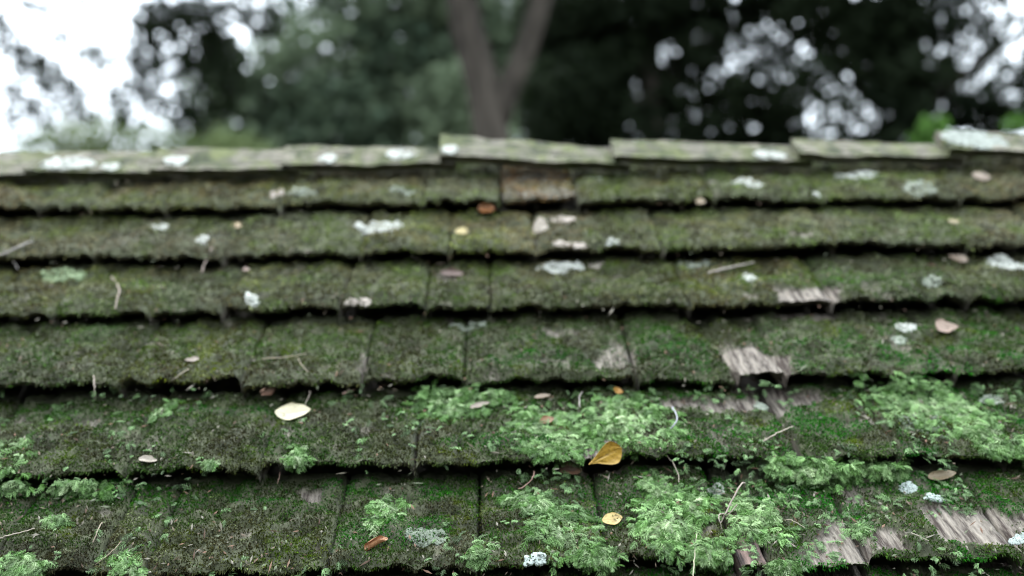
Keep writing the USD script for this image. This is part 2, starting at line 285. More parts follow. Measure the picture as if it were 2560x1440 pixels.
def moss_tint(s, u, v):
    g = VB[s.k - 1] - VB[s.k]; d = v - butt(s, u); n = len(u); r = np.random.default_rng(s.seed)
    right = sstep(-0.25, 0.55, u); low = sstep(1.15, 0.75, v)
    up = sstep(1.1, 1.5, v)
    wet = sstep(0.55, 0.95, d/g + 0.35*(fbm(u, v, 30, 31) - 0.5))
    c = lerp((0.070, 0.064, 0.032), (0.060, 0.070, 0.022), sstep(0.38, 0.6, fbm(u, v, 16, 41)))
    green = sstep(0.42, 0.54, fbm(u, v, 14, 42, 4) + 0.20*right*low + 0.07*right - 0.02)
    c = c*(1 - 0.9*green)[:, None] + np.array((0.040, 0.090, 0.014))*(0.9*green)[:, None]
    yel = 0.8*sstep(0.58, 0.66, fbm(u, v, 24, 46, 4)); c = c*(1 - yel)[:, None] + np.array((0.115, 0.150, 0.022))*yel[:, None]
    viv = np.clip(0.85*wet*(0.25 + 0.75*low) + 0.95*sstep(0.50, 0.58, fbm(u, v, 17, 43, 4) + 0.06*right*low)*(0.22 + 0.8*right), 0, 0.96)
    wob = 0.9*(fbm(u, v, 30, 52, 4) - 0.5)
    for eu, ev, a, b in EMERALD: viv = np.maximum(viv, 0.9*sstep(1.15, 0.55, np.hypot((u - eu)/a, (v - ev)/b) + 1.6*wob))
    c = c*(1 - viv)[:, None] + np.array((0.026, 0.150, 0.008))*viv[:, None]
    c = c*(1 - 0.8*up)[:, None] + (lerp((0.32, 0.28, 0.175), (0.235, 0.28, 0.105), sstep(0.42, 0.56, fbm(u, v, 14, 44, 4)))*(0.8*up)[:, None])
    pale = np.maximum(sstep(0.58, 0.66, fbm(u, v, 38, 47)), sstep(0.55, 0.63, fbm(u, v, 22, 49, 4))*(0.35 + 0.65*up)); gr = r.random(n) < 0.03 + 0.75*pale
    c[gr] = c[gr]*0.35 + lerp((0.21, 0.24, 0.135), (0.40, 0.40, 0.29), up[gr])*0.65
    dk = sstep(0.54, 0.60, fbm(u, v, 26, 48, 4)); br = r.random(n) < 0.05 + 0.7*dk; c[br] = c[br]*0.25 + np.array((0.032, 0.022, 0.012))*0.75
    hot = r.random(n) < 0.08; c[hot] *= 2.4
    c = c*s.tone
    lum = c.mean(1, keepdims=True)
    return np.clip(lum + (c - lum)*1.3, 0.003, 1)*1.25
def blades(pos, nrm, ln, wd, col, r, droop=0.5, spread=1.0):
    """Tiny kite-shaped moss leaves standing on the surface."""
    n = len(pos); d = nrm + spread*r.normal(0, 0.65, (n, 3)); d[:, 1] -= droop*r.random(n); d[:, 2] = np.abs(d[:, 2])*0.8 + 0.12
    d /= np.linalg.norm(d, axis=1, keepdims=True)
    side = np.cross(d, r.normal(0, 1, (n, 3))); side /= np.linalg.norm(side, axis=1, keepdims=True) + 1e-9
    base = pos - 0.0015*nrm; mid = pos + d*(0.5*ln)[:, None]; tip = pos + d*ln[:, None] + np.stack([0*ln, -0.25*ln, -0.3*ln], 1)
    v = np.stack([base, mid + side*wd[:, None], tip, mid - side*wd[:, None]], 1).reshape(-1, 3)
    i = np.arange(n)*4
    f = np.vstack([np.stack([i, i + 1, i + 3], 1), np.stack([i + 1, i + 2, i + 3], 1)])
    return v, f, np.repeat(col, 4, 0)
roof = xform('shingled_hut', ROOF)
tag(roof, 'old low wooden shingle roof overgrown with moss, filling the lower picture', 'roof')
RP = str(roof.GetPath())
DENS = {1: 95e3, 2: 110e3, 3: 150e3, 4: 190e3, 5: 290e3, 6: 380e3, 7: 330e3, 8: 40e3}
SIZE = {1: 1.5, 2: 1.45, 3: 1.3, 4: 1.15, 5: 1.0, 6: 0.9, 7: 0.9, 8: 1.5}
for k in range(8, 0, -1):
    for s in COURSE[k]:
        g = VB[k - 1] - VB[k]; r = np.random.default_rng(s.seed + 1000*k)
        depth = g + (0.02 if k > 1 else 0.10)
        seen = abs(0.5*(s.a + s.b)) < 0.62 + 0.33*(VB[k] - 0.7) + 0.22
        step = (0.0032 if k >= 4 else 0.007) if seen else 0.02
        nu, nv = max(6, int((s.b - s.a)/step)), max(6, int(depth/step))
        a0, b0 = s.a + s.gap, s.b - s.gap
        uu = np.linspace(a0, b0, nu + 1); tt = np.linspace(0, 1, nv + 1)**1.15
        U = np.repeat(uu[None], nv + 1, 0); B = butt(s, uu)
        U = U + (0.5*s.skew + 0.10*(r.random() - 0.5))*0.3*(tt[:, None]*depth) + 0.0025*(fbm(np.zeros(nv + 1), tt, 9, s.seed)[:, None] - 0.5)
        V = B[None] + tt[:, None]*(VB[k] + depth - B[None])
        U = U + ((s.sa*(b0 - uu) + s.sb*(uu - a0))/(b0 - a0))[None]*(V - B[None])
        mm = moss_at(U.ravel(), V.ravel()); W = top(s, U.ravel(), V.ravel(), mm).reshape(U.shape); mm = mm.reshape(U.shape)
        rings = [np.stack([U, V, W], -1)]
        # butt end, undercut and weathered, then the underside going back into the dark
        th = s.thick + 0.004*(fbm(uu, 0*uu, 60, s.seed + 5) - 0.5)
        e0 = np.stack([uu, V[0] + 0.0012, W[0] - 0.004], -1); e1 = np.stack([uu, V[0] + 0.012 + 0.004*fbm(uu, 0*uu, 120, s.seed + 6), W[0] - 0.55*th], -1)
        e2 = np.stack([uu, V[0] + 0.026 + 0.006*fbm(uu, 0*uu, 80, s.seed + 7), W[0] - th], -1); e3 = np.stack([uu, V[0] + 0.075, W[0] - th - 0.006], -1)
        grid = np.concatenate([np.stack([e3, e2, e1, e0]), rings[0]], 0)
        attr = np.concatenate([np.stack([0*uu, 0*uu, 0.15 + 0*uu, 0.4*mm[0]]), mm], 0)
        R_, C_ = grid.shape[:2]
        lside, rside = grid[:, 0] - [0, 0, 0.022], grid[:, -1] - [0, 0, 0.022]
        lside[:4] = grid[:4, 0] - [0, 0, 0.002]; rside[:4] = grid[:4, -1] - [0, 0, 0.002]
        grid = np.concatenate([lside[:, None], grid, rside[:, None]], 1); attr = np.concatenate([0*attr[:, :1], attr, 0*attr[:, -1:]], 1)
        C_ += 2
        i, j = np.meshgrid(np.arange(R_ - 1), np.arange(C_ - 1), indexing='ij'); q = (i*C_ + j).ravel()
        faces = np.stack([q, q + 1, q + C_ + 1, q + C_], 1)
        red = k == 6 and s.a < uv(1880, 1380)[0] < s.b
        o = mesh('shingle', (grid.reshape(-1, 3), faces), SHINGLE_RED if red else SHINGLE, RP, smooth=50, prim=None)
        if s is find(1, uv(1350, 480)[0]) and k == 1: tag(o, 'small brown shingle with little moss')
        if s is find(6, uv(2350, 1330)[0]) and k == 6: tag(o, 'shingle with a large stretch of bare grey wood')
        if red: tag(o, 'narrow red brown rotten shingle end')
        pts = np.array(o.GetAttribute('points').Get())
        # the smoothing splits vertices, so the moss attribute is looked up again by position
        from scipy.spatial import cKDTree
        _, idx = cKDTree(grid.reshape(-1, 3)).query(pts)
        UsdGeom.PrimvarsAPI(o).CreatePrimvar('moss', Sdf.ValueTypeNames.FloatArray, 'vertex').Set(Vt.FloatArray.FromNumpy(attr.reshape(-1)[idx].astype(np.float32)))
        # moss growing on it
        dens = DENS[k]*(1 if seen else 0.25); sz = SIZE[k]*(1 if seen else 1.8)
        gx_ = g + (0.006 if k > 1 else 0.07); n = int(dens*(b0 - a0)*gx_)
        u = r.uniform(a0 - 0.001, b0 + 0.001, n); v = butt(s, u) + r.uniform(-0.001, gx_, n); u = u + (s.sa*(b0 - u) + s.sb*(u - a0))/(b0 - a0)*(v - butt(s, u))
        m = moss_at(u, v); keep = r.random(n) < m*(0.35 + 0.65*sstep(0.28, 0.42, fbm(u, v, 60, 77)))
        u, v, m = u[keep], v[keep], m[keep]
        w = top(s, u, v, m); pos = np.stack([u, v, w], -1)
        nr = np.tile([0, 0.1, 1.0], (len(u), 1))
        tall = 0.7 + 0.8*fbm(u, v, 48, 78)
        ln = 0.0046*sz*tall*r.uniform(0.6, 1.5, len(u)); wd = 0.00075*sz*r.uniform(0.7, 1.5, len(u))
        parts = [blades(pos, nr, ln, wd, moss_tint(s, u, v), r)]
        n = int(dens*0.007*(b0 - a0)*1.1)                               # fringe over the butt edge
        u = r.uniform(a0, b0, n); m = moss_at(u, butt(s, u) + 0.003); keep = r.random(n) < m*sstep(0.25, 0.5, fbm(u, 0*u, 50, s.seed + 9)); u = u[keep]
        v = butt(s, u); dn = r.random(len(u))**1.6
        pos = np.stack([u, v - 0.001 + 0.005*dn, top(s, u, v + 0.001, m[keep]) - 0.008*dn], -1)
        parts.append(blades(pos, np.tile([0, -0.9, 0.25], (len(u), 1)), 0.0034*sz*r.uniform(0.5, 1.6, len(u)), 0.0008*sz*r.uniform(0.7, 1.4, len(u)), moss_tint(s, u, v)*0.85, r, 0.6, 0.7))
        vv, ff = join([(p[0], p[1]) for p in parts]); cc = np.vstack([p[2] for p in parts])
        tag(mesh('moss', (vv, ff), MOSS, str(o.GetPath()), prim={'tint': cc}), kind='stuff')

# ridge boards, each lapped over the one to its left
for i in range(len(CAPS) - 1):
    x0, yl, yr, lap = CAPS[i]; x1 = CAPS[i + 1][0]
    r = np.random.default_rng(300 + i)
    u0, u1 = uv(x0, 385)[0], uv(x1, 385)[0] + 0.03
    w0, w1 = 0.010 + lap, 0.005
    nu, nv = 40, 14
    uu = np.linspace(u0, u1, nu); vv = np.linspace(0, 1, nv)
    U, V = np.meshgrid(uu, vv, indexing='ij'); t = (U - u0)/(u1 - u0)
    vf = cap_front(uu)[:, None] + 0.014*(fbm(uu, 0*uu, 18, 60 + i) - 0.5)[:, None] + 0.009*(fbm(uu, 0*uu, 70, 61 + i) - 0.5)[:, None]
    vt = uv(x0, yl, w0)[1]*(1 - t) + uv(x1, yr, w1)[1]*t + 0.012*(fbm(U, 0*U, 26, 75 + i) - 0.5)
    V = vf + V*(vt - vf)
    W = w0*(1 - t) + w1*t + 0.010*(fbm(U, V, 16, 70 + i) - 0.5) + 0.004*(fbm(U*0.6, V*6, 60, 80 + i) - 0.5)
    U = U + 0.004*(fbm(V, 0*V, 40, 90 + i) - 0.5)
    topv = np.stack([U, V, W], -1).reshape(-1, 3); botv = topv - [0, 0, 0.019]; botv[:nu*nv:nv, 1] += 0.010
    ii = (np.arange(nu - 1)[:, None]*nv + np.arange(nv - 1)[None]).ravel(); q = np.stack([ii, ii + nv, ii + nv + 1, ii + 1], 1)
    n0 = nu*nv; rim = np.r_[np.arange(nu)*nv, (nu - 1)*nv + np.arange(1, nv), (np.arange(nu)[::-1]*nv + nv - 1)[1:], np.arange(nv)[::-1][1:-1]]
    rn = np.roll(rim, -1); sideq = np.stack([rim, rim + n0, rn + n0, rn], 1)
    mos = np.clip(sstep(0.45, 0.7, fbm(topv[:, 0], topv[:, 1], 20, 33 + i)), 0, 1)
    allv = np.vstack([topv, botv])
    o = mesh('ridge_board', (allv, np.vstack([q, q[:, ::-1] + n0, sideq])), CAPWOOD, RP, smooth=40)
    pts = np.array(o.GetAttribute('points').Get()); _, idx = cKDTree(allv).query(pts)
    UsdGeom.PrimvarsAPI(o).CreatePrimvar('moss', Sdf.ValueTypeNames.FloatArray, 'vertex').Set(Vt.FloatArray.FromNumpy(np.r_[mos, 0.3*mos][idx].astype(np.float32)))
# boarding under the shingles, the slope behind the ridge and the wall that carries them
pk = np.array([1.80, -0.034]); 
prof = [(0.40, -0.082), (1.76, -0.082), (1.76, -0.104), (0.40, -0.104)]
def prism(prof, a, b):
    n = len(prof); v = np.array([[a, p, q] for p, q in prof] + [[b, p, q] for p, q in prof])
    f = [[i, (i + 1) % n, n + (i + 1) % n, n + i] for i in range(n)] + [[0, 1, 2, 3][::-1], [n, n + 1, n + 2, n + 3]]
    return v, np.array(f)
mesh('roof_boarding', prism(prof, ULO, UHI), DECK, RP)
c2, s2 = math.cos(2*PITCH), math.sin(2*PITCH)
back = [(1.80 + c2*0 + 0.0, -0.02)] + [(1.80 + 1.4*(c2), -0.02 - 1.4*s2)]
back = [back[0], back[1], (back[1][0] - 0.03*s2, back[1][1] - 0.03*c2), (1.80 - 0.03*s2, -0.02 - 0.03*c2)]
mesh('back_slope', prism(back, ULO, UHI), DECK, RP)
ridge = ORG + 1.8*EV; eave = ORG + 0.52*EV
wv = []
wall = trimesh.creation.box([UHI - ULO - 0.2, 1.7, eave[2] - 0.02]); wall.apply_translation([0.04, ridge[1], (eave[2] - 0.02)/2])
wv = np.c_[wall.vertices, np.ones(8)] @ np.linalg.inv(ROOF)
mesh('wall', (wv[:, :3], wall.faces), DECK, RP)

#MORE
# ------------------------------------------------------------------ lichen crusts
def scales(cx, cy, rx, ry, size, col, seed, n, bumpy=0.0016, ragged_=0.35, cap=False):
    """A lichen: many little overlapping lobes, irregular, lying on the moss or the wood. Returns the mesh round its own base."""
    r = np.random.default_rng(seed); u0, v0, w0 = place(cx, cy)
    px = 0.5*abs(uv(cx + rx, cy)[0] - uv(cx - rx, cy)[0]); py = 0.5*abs(uv(cx, cy - ry)[1] - uv(cx, cy + ry)[1])
    parts, cols = [], []
    if cap: v0 = max(v0, float(cap_front(np.array([u0]))[0]) + py*0.9 + 0.004); w0 = float(cap_height(np.array([u0]))[0])
    a = r.uniform(0, 2*np.pi, 6*n); q = np.sqrt(r.random(6*n)); q *= 1 - ragged_*meshkit.noise(np.stack([np.cos(a)*2.2 + 5, np.sin(a)*2.2 + 5, 0*a + seed*1.7], -1))
    U, V = u0 + px*q*np.cos(a), v0 + py*q*np.sin(a)
    ok = meshkit.noise(np.stack([U*130, V*130, 0*U + seed*3.1], -1)) > (0.30 if n > 100 else -1); U, V = U[ok][:n], V[ok][:n]; Z = surf(U, V); ok = np.abs(Z - w0) < 0.013; U, V, Z = U[ok], V[ok], Z[ok]
    k = 7
    for u, v, z in zip(U, V, Z):
        an = np.arange(k)*2*np.pi/k + r.uniform(0, 1); rad = size*r.uniform(0.6, 1.3)*r.uniform(0.75, 1.25, k)
        tx, ty = r.normal(0, 0.25, 2); z = z + 0.0010 + r.uniform(0, bumpy)
        ring = np.stack([u + rad*np.cos(an), v + rad*np.sin(an), z + tx*rad*np.cos(an) + ty*rad*np.sin(an) - 0.0006], 1)
        low = ring - [0, 0, 0.0022]
        vv = np.vstack([[u, v, z + 0.0005], ring, low]); i = np.arange(k); j = (i + 1) % k
        ff = np.vstack([np.stack([0*i, 1 + i, 1 + j], 1), np.stack([1 + i, 1 + k + i, 1 + k + j], 1), np.stack([1 + i, 1 + k + j, 1 + j], 1)])
        parts.append((vv - [u0, v0, w0], ff)); cols.append(np.tile(np.clip(np.array(col)*r.uniform(0.8, 1.15), 0, 0.85), (len(vv), 1)))
    v, f = join(parts)
    return (v, f), np.vstack(cols), roof_at(u0, v0, w0)
WHT, GRY, PNK, GRN, BLU = (0.62, 0.63, 0.57), (0.33, 0.36, 0.29), (0.60, 0.52, 0.45), (0.33, 0.42, 0.24), (0.48, 0.54, 0.50)
LICH = [  # x, y, rx, ry, lobe size, lobes, colour, label
    (165, 418, 72, 17, .0055, 190, WHT, 'large pale oval lichen on the lower edge of the ridge, far left'),
    (270, 428, 27, 10, .0045, 40, WHT, 'small pale lichen just right of the large oval lichen on the left ridge board'),
    (440, 404, 34, 11, .005, 60, WHT, 'whitish lichen on the ridge board beside a pale bare stretch of wood'),
    (692, 482, 14, 22, .004, 40, PNK, 'upright cream lichen streak in the top shingle course, left of centre'),
    (755, 486, 40, 9, .0045, 60, GRY, 'thin greyish lichen smear right of the cream streak in the top course'),
    (1005, 481, 36, 8, .0045, 50, GRY, 'thin pale lichen smear in the top course, left of the small brown bare shingle'),
    (820, 415, 24, 12, .005, 50, WHT, 'small bright lichen dot under the ridge, second board left of the tall one'),
    (1010, 386, 52, 13, .005, 120, WHT, 'white elongated lichen on the ridge board left of the tallest board'),
    (1125, 380, 20, 10, .005, 45, WHT, 'small white lichen at the left end of the tallest ridge board'),
    (1930, 400, 44, 10, .005, 80, WHT, 'pale lichen along the right lower edge of the second board right of the trunk'),
    (2135, 440, 66, 19, .0055, 190, WHT, 'large whitish lichen in the top course at right, under the ridge gap'),
    (1866, 460, 42, 18, .005, 120, WHT, 'ragged white lichen in the top course, left of the largest one at right'),
    (2300, 472, 40, 26, .005, 120, GRY, 'grey white lichen hanging over the butt of the top course at right'),
    (1482, 445, 26, 11, .0045, 50, GRY, 'pale lichen spot just right of the small brown bare shingle'),
    (2040, 488, 11, 8, .004, 14, WHT, 'tiny white lichen dot on the top course butt at right'),
    (950, 570, 70, 20, .0052, 230, WHT, 'bright white oval lichen in the second course, left of centre'),
    (402, 568, 23, 12, .0045, 45, WHT, 'small white lichen spot in the second course at left'),
    (507, 604, 19, 11, .0045, 32, WHT, 'small white lichen beside a twig near the second course butt'),
    (1350, 562, 22, 26, .0048, 80, PNK, 'upright pinkish white lichen in the second course at the centre'),
    (1403, 552, 36, 13, .0048, 70, PNK, 'pinkish white lichen trailing right from the upright one'),
    (1424, 617, 48, 8, .0042, 70, PNK, 'narrow pinkish lichen line along the second course butt'),
    (1532, 608, 15, 9, .004, 24, WHT, 'tiny white lichen right of the narrow pinkish line'),
    (1402, 669, 72, 14, .0048, 190, WHT, 'long bright white lichen streak in the third course'),
    (1490, 662, 18, 14, .0048, 45, PNK, 'small pinkish lichen at the right end of the long white streak'),
    (1735, 655, 50, 19, .0045, 120, GRY, 'frosty grey lichen in the third course beside a pale twig'),
    (2515, 660, 58, 28, .0055, 230, WHT, 'largest white lichen, at the right picture edge in the third course'),
    (1872, 696, 22, 11, .0042, 40, WHT, 'small pale lichen under the pale twig of the third course'),
    (2330, 705, 28, 14, .0042, 40, GRY, 'faint grey lichen in the third course, left of the largest white one'),
    (160, 686, 66, 22, .0048, 150, GRN, 'pale green lichen cushion in the third course at left'),
    (630, 748, 16, 16, .0045, 44, WHT, 'round white lichen dot in the third course, right of a black joint'),
    (878, 762, 18, 9, .0042, 26, PNK, 'tiny pale lichen bead on the third course butt, left one of two'), (912, 766, 16, 8, .0042, 24, PNK, 'tiny pale lichen bead on the third course butt, right one of two'),
    (1170, 800, 60, 22, .0042, 70, GRY, 'bluish grey lichen film under the third course butt at the centre'),
    (2262, 818, 26, 16, .0038, 60, WHT, 'white lichen rosette in the fourth course at right, left of a pinkish chip'),
    (2245, 850, 22, 14, .0036, 40, GRY, 'grey lichen lobes just below the white rosette of the fourth course'),
    (2480, 1000, 30, 22, .0030, 60, GRY, 'grey lichen tuft above the bright feather moss at the far right'),
    (2270, 1222, 26, 14, .0028, 110, BLU, 'left half of the C shaped bluish white lichen beside a pointed tan leaf'),
    (2335, 1242, 34, 9, .0028, 90, BLU, 'lower arm of the C shaped bluish white lichen, over the large bare shingle'),
    (1338, 1402, 30, 22, .0030, 130, BLU, 'bluish white lichen rosette at the bottom edge of the picture'),
    (1070, 1345, 66, 36, .0022, 330, (0.22, 0.25, 0.19), 'grey green crumbly lichen tuft right of the orange curled leaf'),
    (1790, 1228, 24, 18, .0024, 80, GRY, 'grey green lichen tuft by the black joint above the forked twig'),
    (1905, 1015, 18, 14, .0028, 50, GRY, 'grey lichen tuft on the bare wood strip of the fifth course'),
    (2545, 1350, 22, 12, .0030, 40, BLU, 'pale lichen scrap at the right edge beside the bare shingle'),
    (2300, 1060, 60, 30, .0024, 140, (0.2, 0.23, 0.17), 'grey green fuzzy lichen below the bright feather moss at right'),
    (2450, 362, 92, 26, .0045, 420, (0.44, 0.47, 0.42), 'thick frosted lichen crust covering the last ridge board at right')]
for i, (x, y, rx, ry, sz, n, c, lab) in enumerate(LICH):
    on_cap = 'ridge board' in lab or 'of the ridge' in lab or 'under the ridge,' in lab or 'right of the trunk' in lab
    m, c_, at = scales(x, y, rx, ry, sz*0.78, np.array(c)*0.58, 500 + i, int(n*1.7), cap=on_cap)
    tag(mesh('lichen', m, LICHEN, prim={'tint': c_}, at=at), lab, 'lichen', 'lichen patches on the roof')

# ------------------------------------------------------------------ feather moss
def sprig(r, ln, width, wl):
    """One arching feathery shoot: a stem with paired drooping leaflets, pointing along +x, z up."""
    k = int(r.integers(7, 11)); t = np.linspace(0.06, 1, k); arch = r.uniform(0.1, 0.35)
    stem = np.stack([t*ln, 0.15*ln*np.sin(t*2 + r.uniform(0, 3)) * t, arch*ln*(t - t*t*1.15)], 1)
    parts = [tube(stem[[0, k//2, k - 1]], [0.0006, 0.0005, 0.0003], 3)]
    for i in range(k):
        prof = width*(0.35 + 0.9*math.sin(math.pi*min(1, 0.15 + 0.85*t[i])))
        for sgn in (-1, 1):
            a = r.uniform(0.6, 1.05); l = prof*r.uniform(0.7, 1.2)
            d = np.array([math.cos(a), sgn*math.sin(a), r.uniform(-0.35, 0.25)]); s = np.array([-d[1], d[0], 0.0])*wl*r.uniform(0.7, 1.2)
            b = stem[i]; up = np.array([0, 0, 0.25*l])
            vv = np.stack([b, b + d*l*0.5 + s + up*0.5, b + d*l + np.array([0, 0, -0.2*l]), b + d*l*0.5 - s + up*0.5, b + d*l*0.55 + up])
            parts.append((vv, np.array([[0, 1, 4], [1, 2, 4], [2, 3, 4], [3, 0, 4]])))
    return join(parts)
def sprigs_at(cx, cy, rx, ry, n, seed, ln=(0.008, 0.0175), bright=1.0, ang=0.0):
    r = np.random.default_rng(seed); u0, v0, w0 = place(cx, cy); parts, cols = [], []
    ca, sa = math.cos(ang), math.sin(ang)
    A, Q = r.uniform(0, 2*np.pi, n), np.sqrt(r.random(n))*(0.75 + 0.5*r.random(n))
    dx, dy = rx*Q*np.cos(A), ry*Q*np.sin(A)
    U, V, W = placen(cx + dx*ca - dy*sa, cy + dx*sa + dy*ca, 0.003); ok = meshkit.fbm(np.stack([U*55, V*55, 0*U + seed], -1), 2, 3) + 0.30*(0.9 - Q) > 0.48
    for u, v, w, qq in zip(U[ok], V[ok], W[ok], Q[ok]):
        l = r.uniform(*ln); sv, sf = sprig(r, l, l*r.uniform(0.28, 0.48), 0.0006)
        th = -math.pi/2 + r.normal(0, 0.9); roll = r.normal(0, 0.4); tilt = r.uniform(-0.15, 0.22)
        R = trimesh.transformations.euler_matrix(roll, -tilt, th)[:3, :3]
        parts.append((sv @ R.T + [u - u0, v - v0, w - w0 + r.uniform(-0.003, 0.002)], sf))
        hue = r.random()*max(0.15, 1.15 - qq); c = (np.array((0.20, 0.38, 0.11))*(1 - hue) + np.array((0.50, 0.61, 0.34))*hue)*r.uniform(0.5, 1.2)*bright
        if r.random() < 0.08 + 0.34*qq: c = np.array((0.075, 0.17, 0.03))*r.uniform(0.6, 1.5)
        cols.append(np.tile(c, (len(sv), 1)))
    v, f = join(parts)
    return (v, f), np.vstack(cols), roof_at(u0, v0, w0)
FEATHER = [  # x, y, rx, ry, sprigs, brightness, angle, label
    (1125, 1000, 72, 32, 70, 1.0, 0, 'bright feather moss patch at the upper end of the fifth course, left of centre'),
    (1235, 988, 46, 13, 26, 1.0, 0, 'small thin feather moss strip right of the patch under the fourth course butt'),
    (1375, 1078, 95, 52, 110, 1.0, 0.1, 'left one of the two largest feather moss cushions in the fifth course'),
    (1562, 1052, 100, 50, 150, 1.1, 0.15, 'right one of the two largest feather moss cushions, under a small orange leaf bit'),
    (2330, 1015, 140, 52, 150, 1.0, 0.25, 'broad feather moss cushion in the fifth course at far right'),
    (2470, 1085, 90, 34, 80, 1.0, 0.35, 'feather moss hanging over the fifth course butt at the right edge'),
    (2025, 1175, 92, 26, 75, 1.15, 0.15, 'feather moss band at the upper end of the sixth course, above a bare grey streak'),
    (2190, 1170, 78, 16, 40, 1.1, 0.1, 'narrow feather moss band right of the bare grey streak'),
    (1640, 1215, 50, 26, 34, 1.0, 0.5, 'feather moss strands running down right from the yellow standing leaf'),
    (1730, 1260, 40, 34, 34, 1.1, 0.7, 'feather moss strands left of the forked twig'),
    (1655, 1310, 66, 50, 90, 1.1, 0.2, 'dense feather moss clump around and right of the small yellow oval leaf'),
    (1890, 1290, 80, 48, 100, 1.1, 0.2, 'feather moss clump spreading right of the forked twig'),
    (1325, 1255, 62, 36, 38, 0.85, 0.2, 'loose feather moss in the sixth course, right of the black joint'),
    (1400, 1330, 80, 50, 46, 0.8, 0.2, 'thin scattered feather moss above the bluish lichen rosette'),
    (968, 1268, 46, 28, 30, 0.95, -0.3, 'single feathery sprig cluster above the orange curled leaf'),
    (935, 1312, 16, 20, 10, 0.9, 0, 'small feather moss tail between the sprig cluster and the orange curled leaf'),
    (22, 1120, 52, 52, 60, 0.85, 0.4, 'feather moss patch at the left edge in the fifth course'),
    (195, 1216, 80, 17, 60, 0.85, 0, 'pale feather moss band at the upper end of the sixth course at left'),
    (28, 1212, 40, 17, 30, 0.85, 0, 'pale feather moss at the left picture edge in the sixth course'),
    (318, 1412, 38, 30, 46, 1.0, 0, 'feather moss fan at the bottom edge, right of a thin twig'),
    (65, 1408, 52, 26, 44, 0.85, 0.2, 'feather moss fringe in the bottom left corner'),
    (145, 1300, 26, 16, 16, 0.9, 0, 'tiny pale feather moss tuft in the sixth course at left'),
    (410, 1022, 44, 12, 18, 0.9, -0.5, 'slanting feather moss strand in the fifth course at left'),
    (735, 1140, 26, 26, 18, 0.8, 0, 'small feather moss curl near the fifth course butt, below the cream leaf'),
    (1775, 1372, 44, 26, 44, 0.95, 0.1, 'feather moss around the red brown bare shingle end'),
    (1950, 1412, 30, 16, 20, 0.75, 0, 'dark green feather moss hanging below the red brown shingle end'),
    (2150, 1325, 14, 18, 8, 0.85, 0.6, 'tiny feather moss sprig between the two bare wood patches'),
    (1490, 1385, 60, 26, 34, 0.8, 0.1, 'feather moss fringe at the bottom edge, right of the bluish rosette'),
    (1195, 1370, 30, 34, 18, 0.8, 0, 'feather moss strands by the black joint near the bottom edge'),
    (520, 1150, 34, 12, 12, 0.75, 0, 'faint feather moss strands on the fifth course butt at left')]
for i, (x, y, rx, ry, n, b, a, lab) in enumerate(FEATHER):
    m, c, at = sprigs_at(x, y, rx*(1.3 if n > 40 else 1.1), ry*(1.3 if n > 40 else 1.1), int(n*(6.5 if x > 700 else 3.2)), 900 + i, bright=b, ang=a)
    tag(mesh('feather_moss', m, FROND, prim={'tint': c}, at=at), lab, 'moss', 'feather moss patches on the roof')
r = np.random.default_rng(5); parts, cols = [], []                   # single shoots here and there
x, y = r.uniform(0, 2560, 4200), r.uniform(960, 1440, 4200); keep = r.random(4200) < 0.14 + 0.8*(x/2560)**1.1
x, y = x[keep], y[keep]; U, V, W = placen(x, y, 0.002); ok = fbm(U, V, 16, 202) > 0.50
for u, v, w in zip(U[ok], V[ok], W[ok]):
    l = r.uniform(0.006, 0.016); sv, sf = sprig(r, l, l*r.uniform(0.25, 0.45), 0.0005)
    R = trimesh.transformations.euler_matrix(r.normal(0, 0.6), -r.uniform(-0.1, 0.6), -math.pi/2 + r.normal(0, 1.1))[:3, :3]
    parts.append((sv @ R.T + [u, v, w], sf)); cols.append(np.tile(np.array((0.17, 0.28, 0.11))*r.uniform(0.3, 1.5), (len(sv), 1)))
v, f = join(parts)
tag(mesh('loose_moss_shoots', (v, f), FROND, prim={'tint': np.vstack(cols)}, at=ROOF), 'scattered single feathery moss shoots between the larger patches', 'moss', kind='stuff')

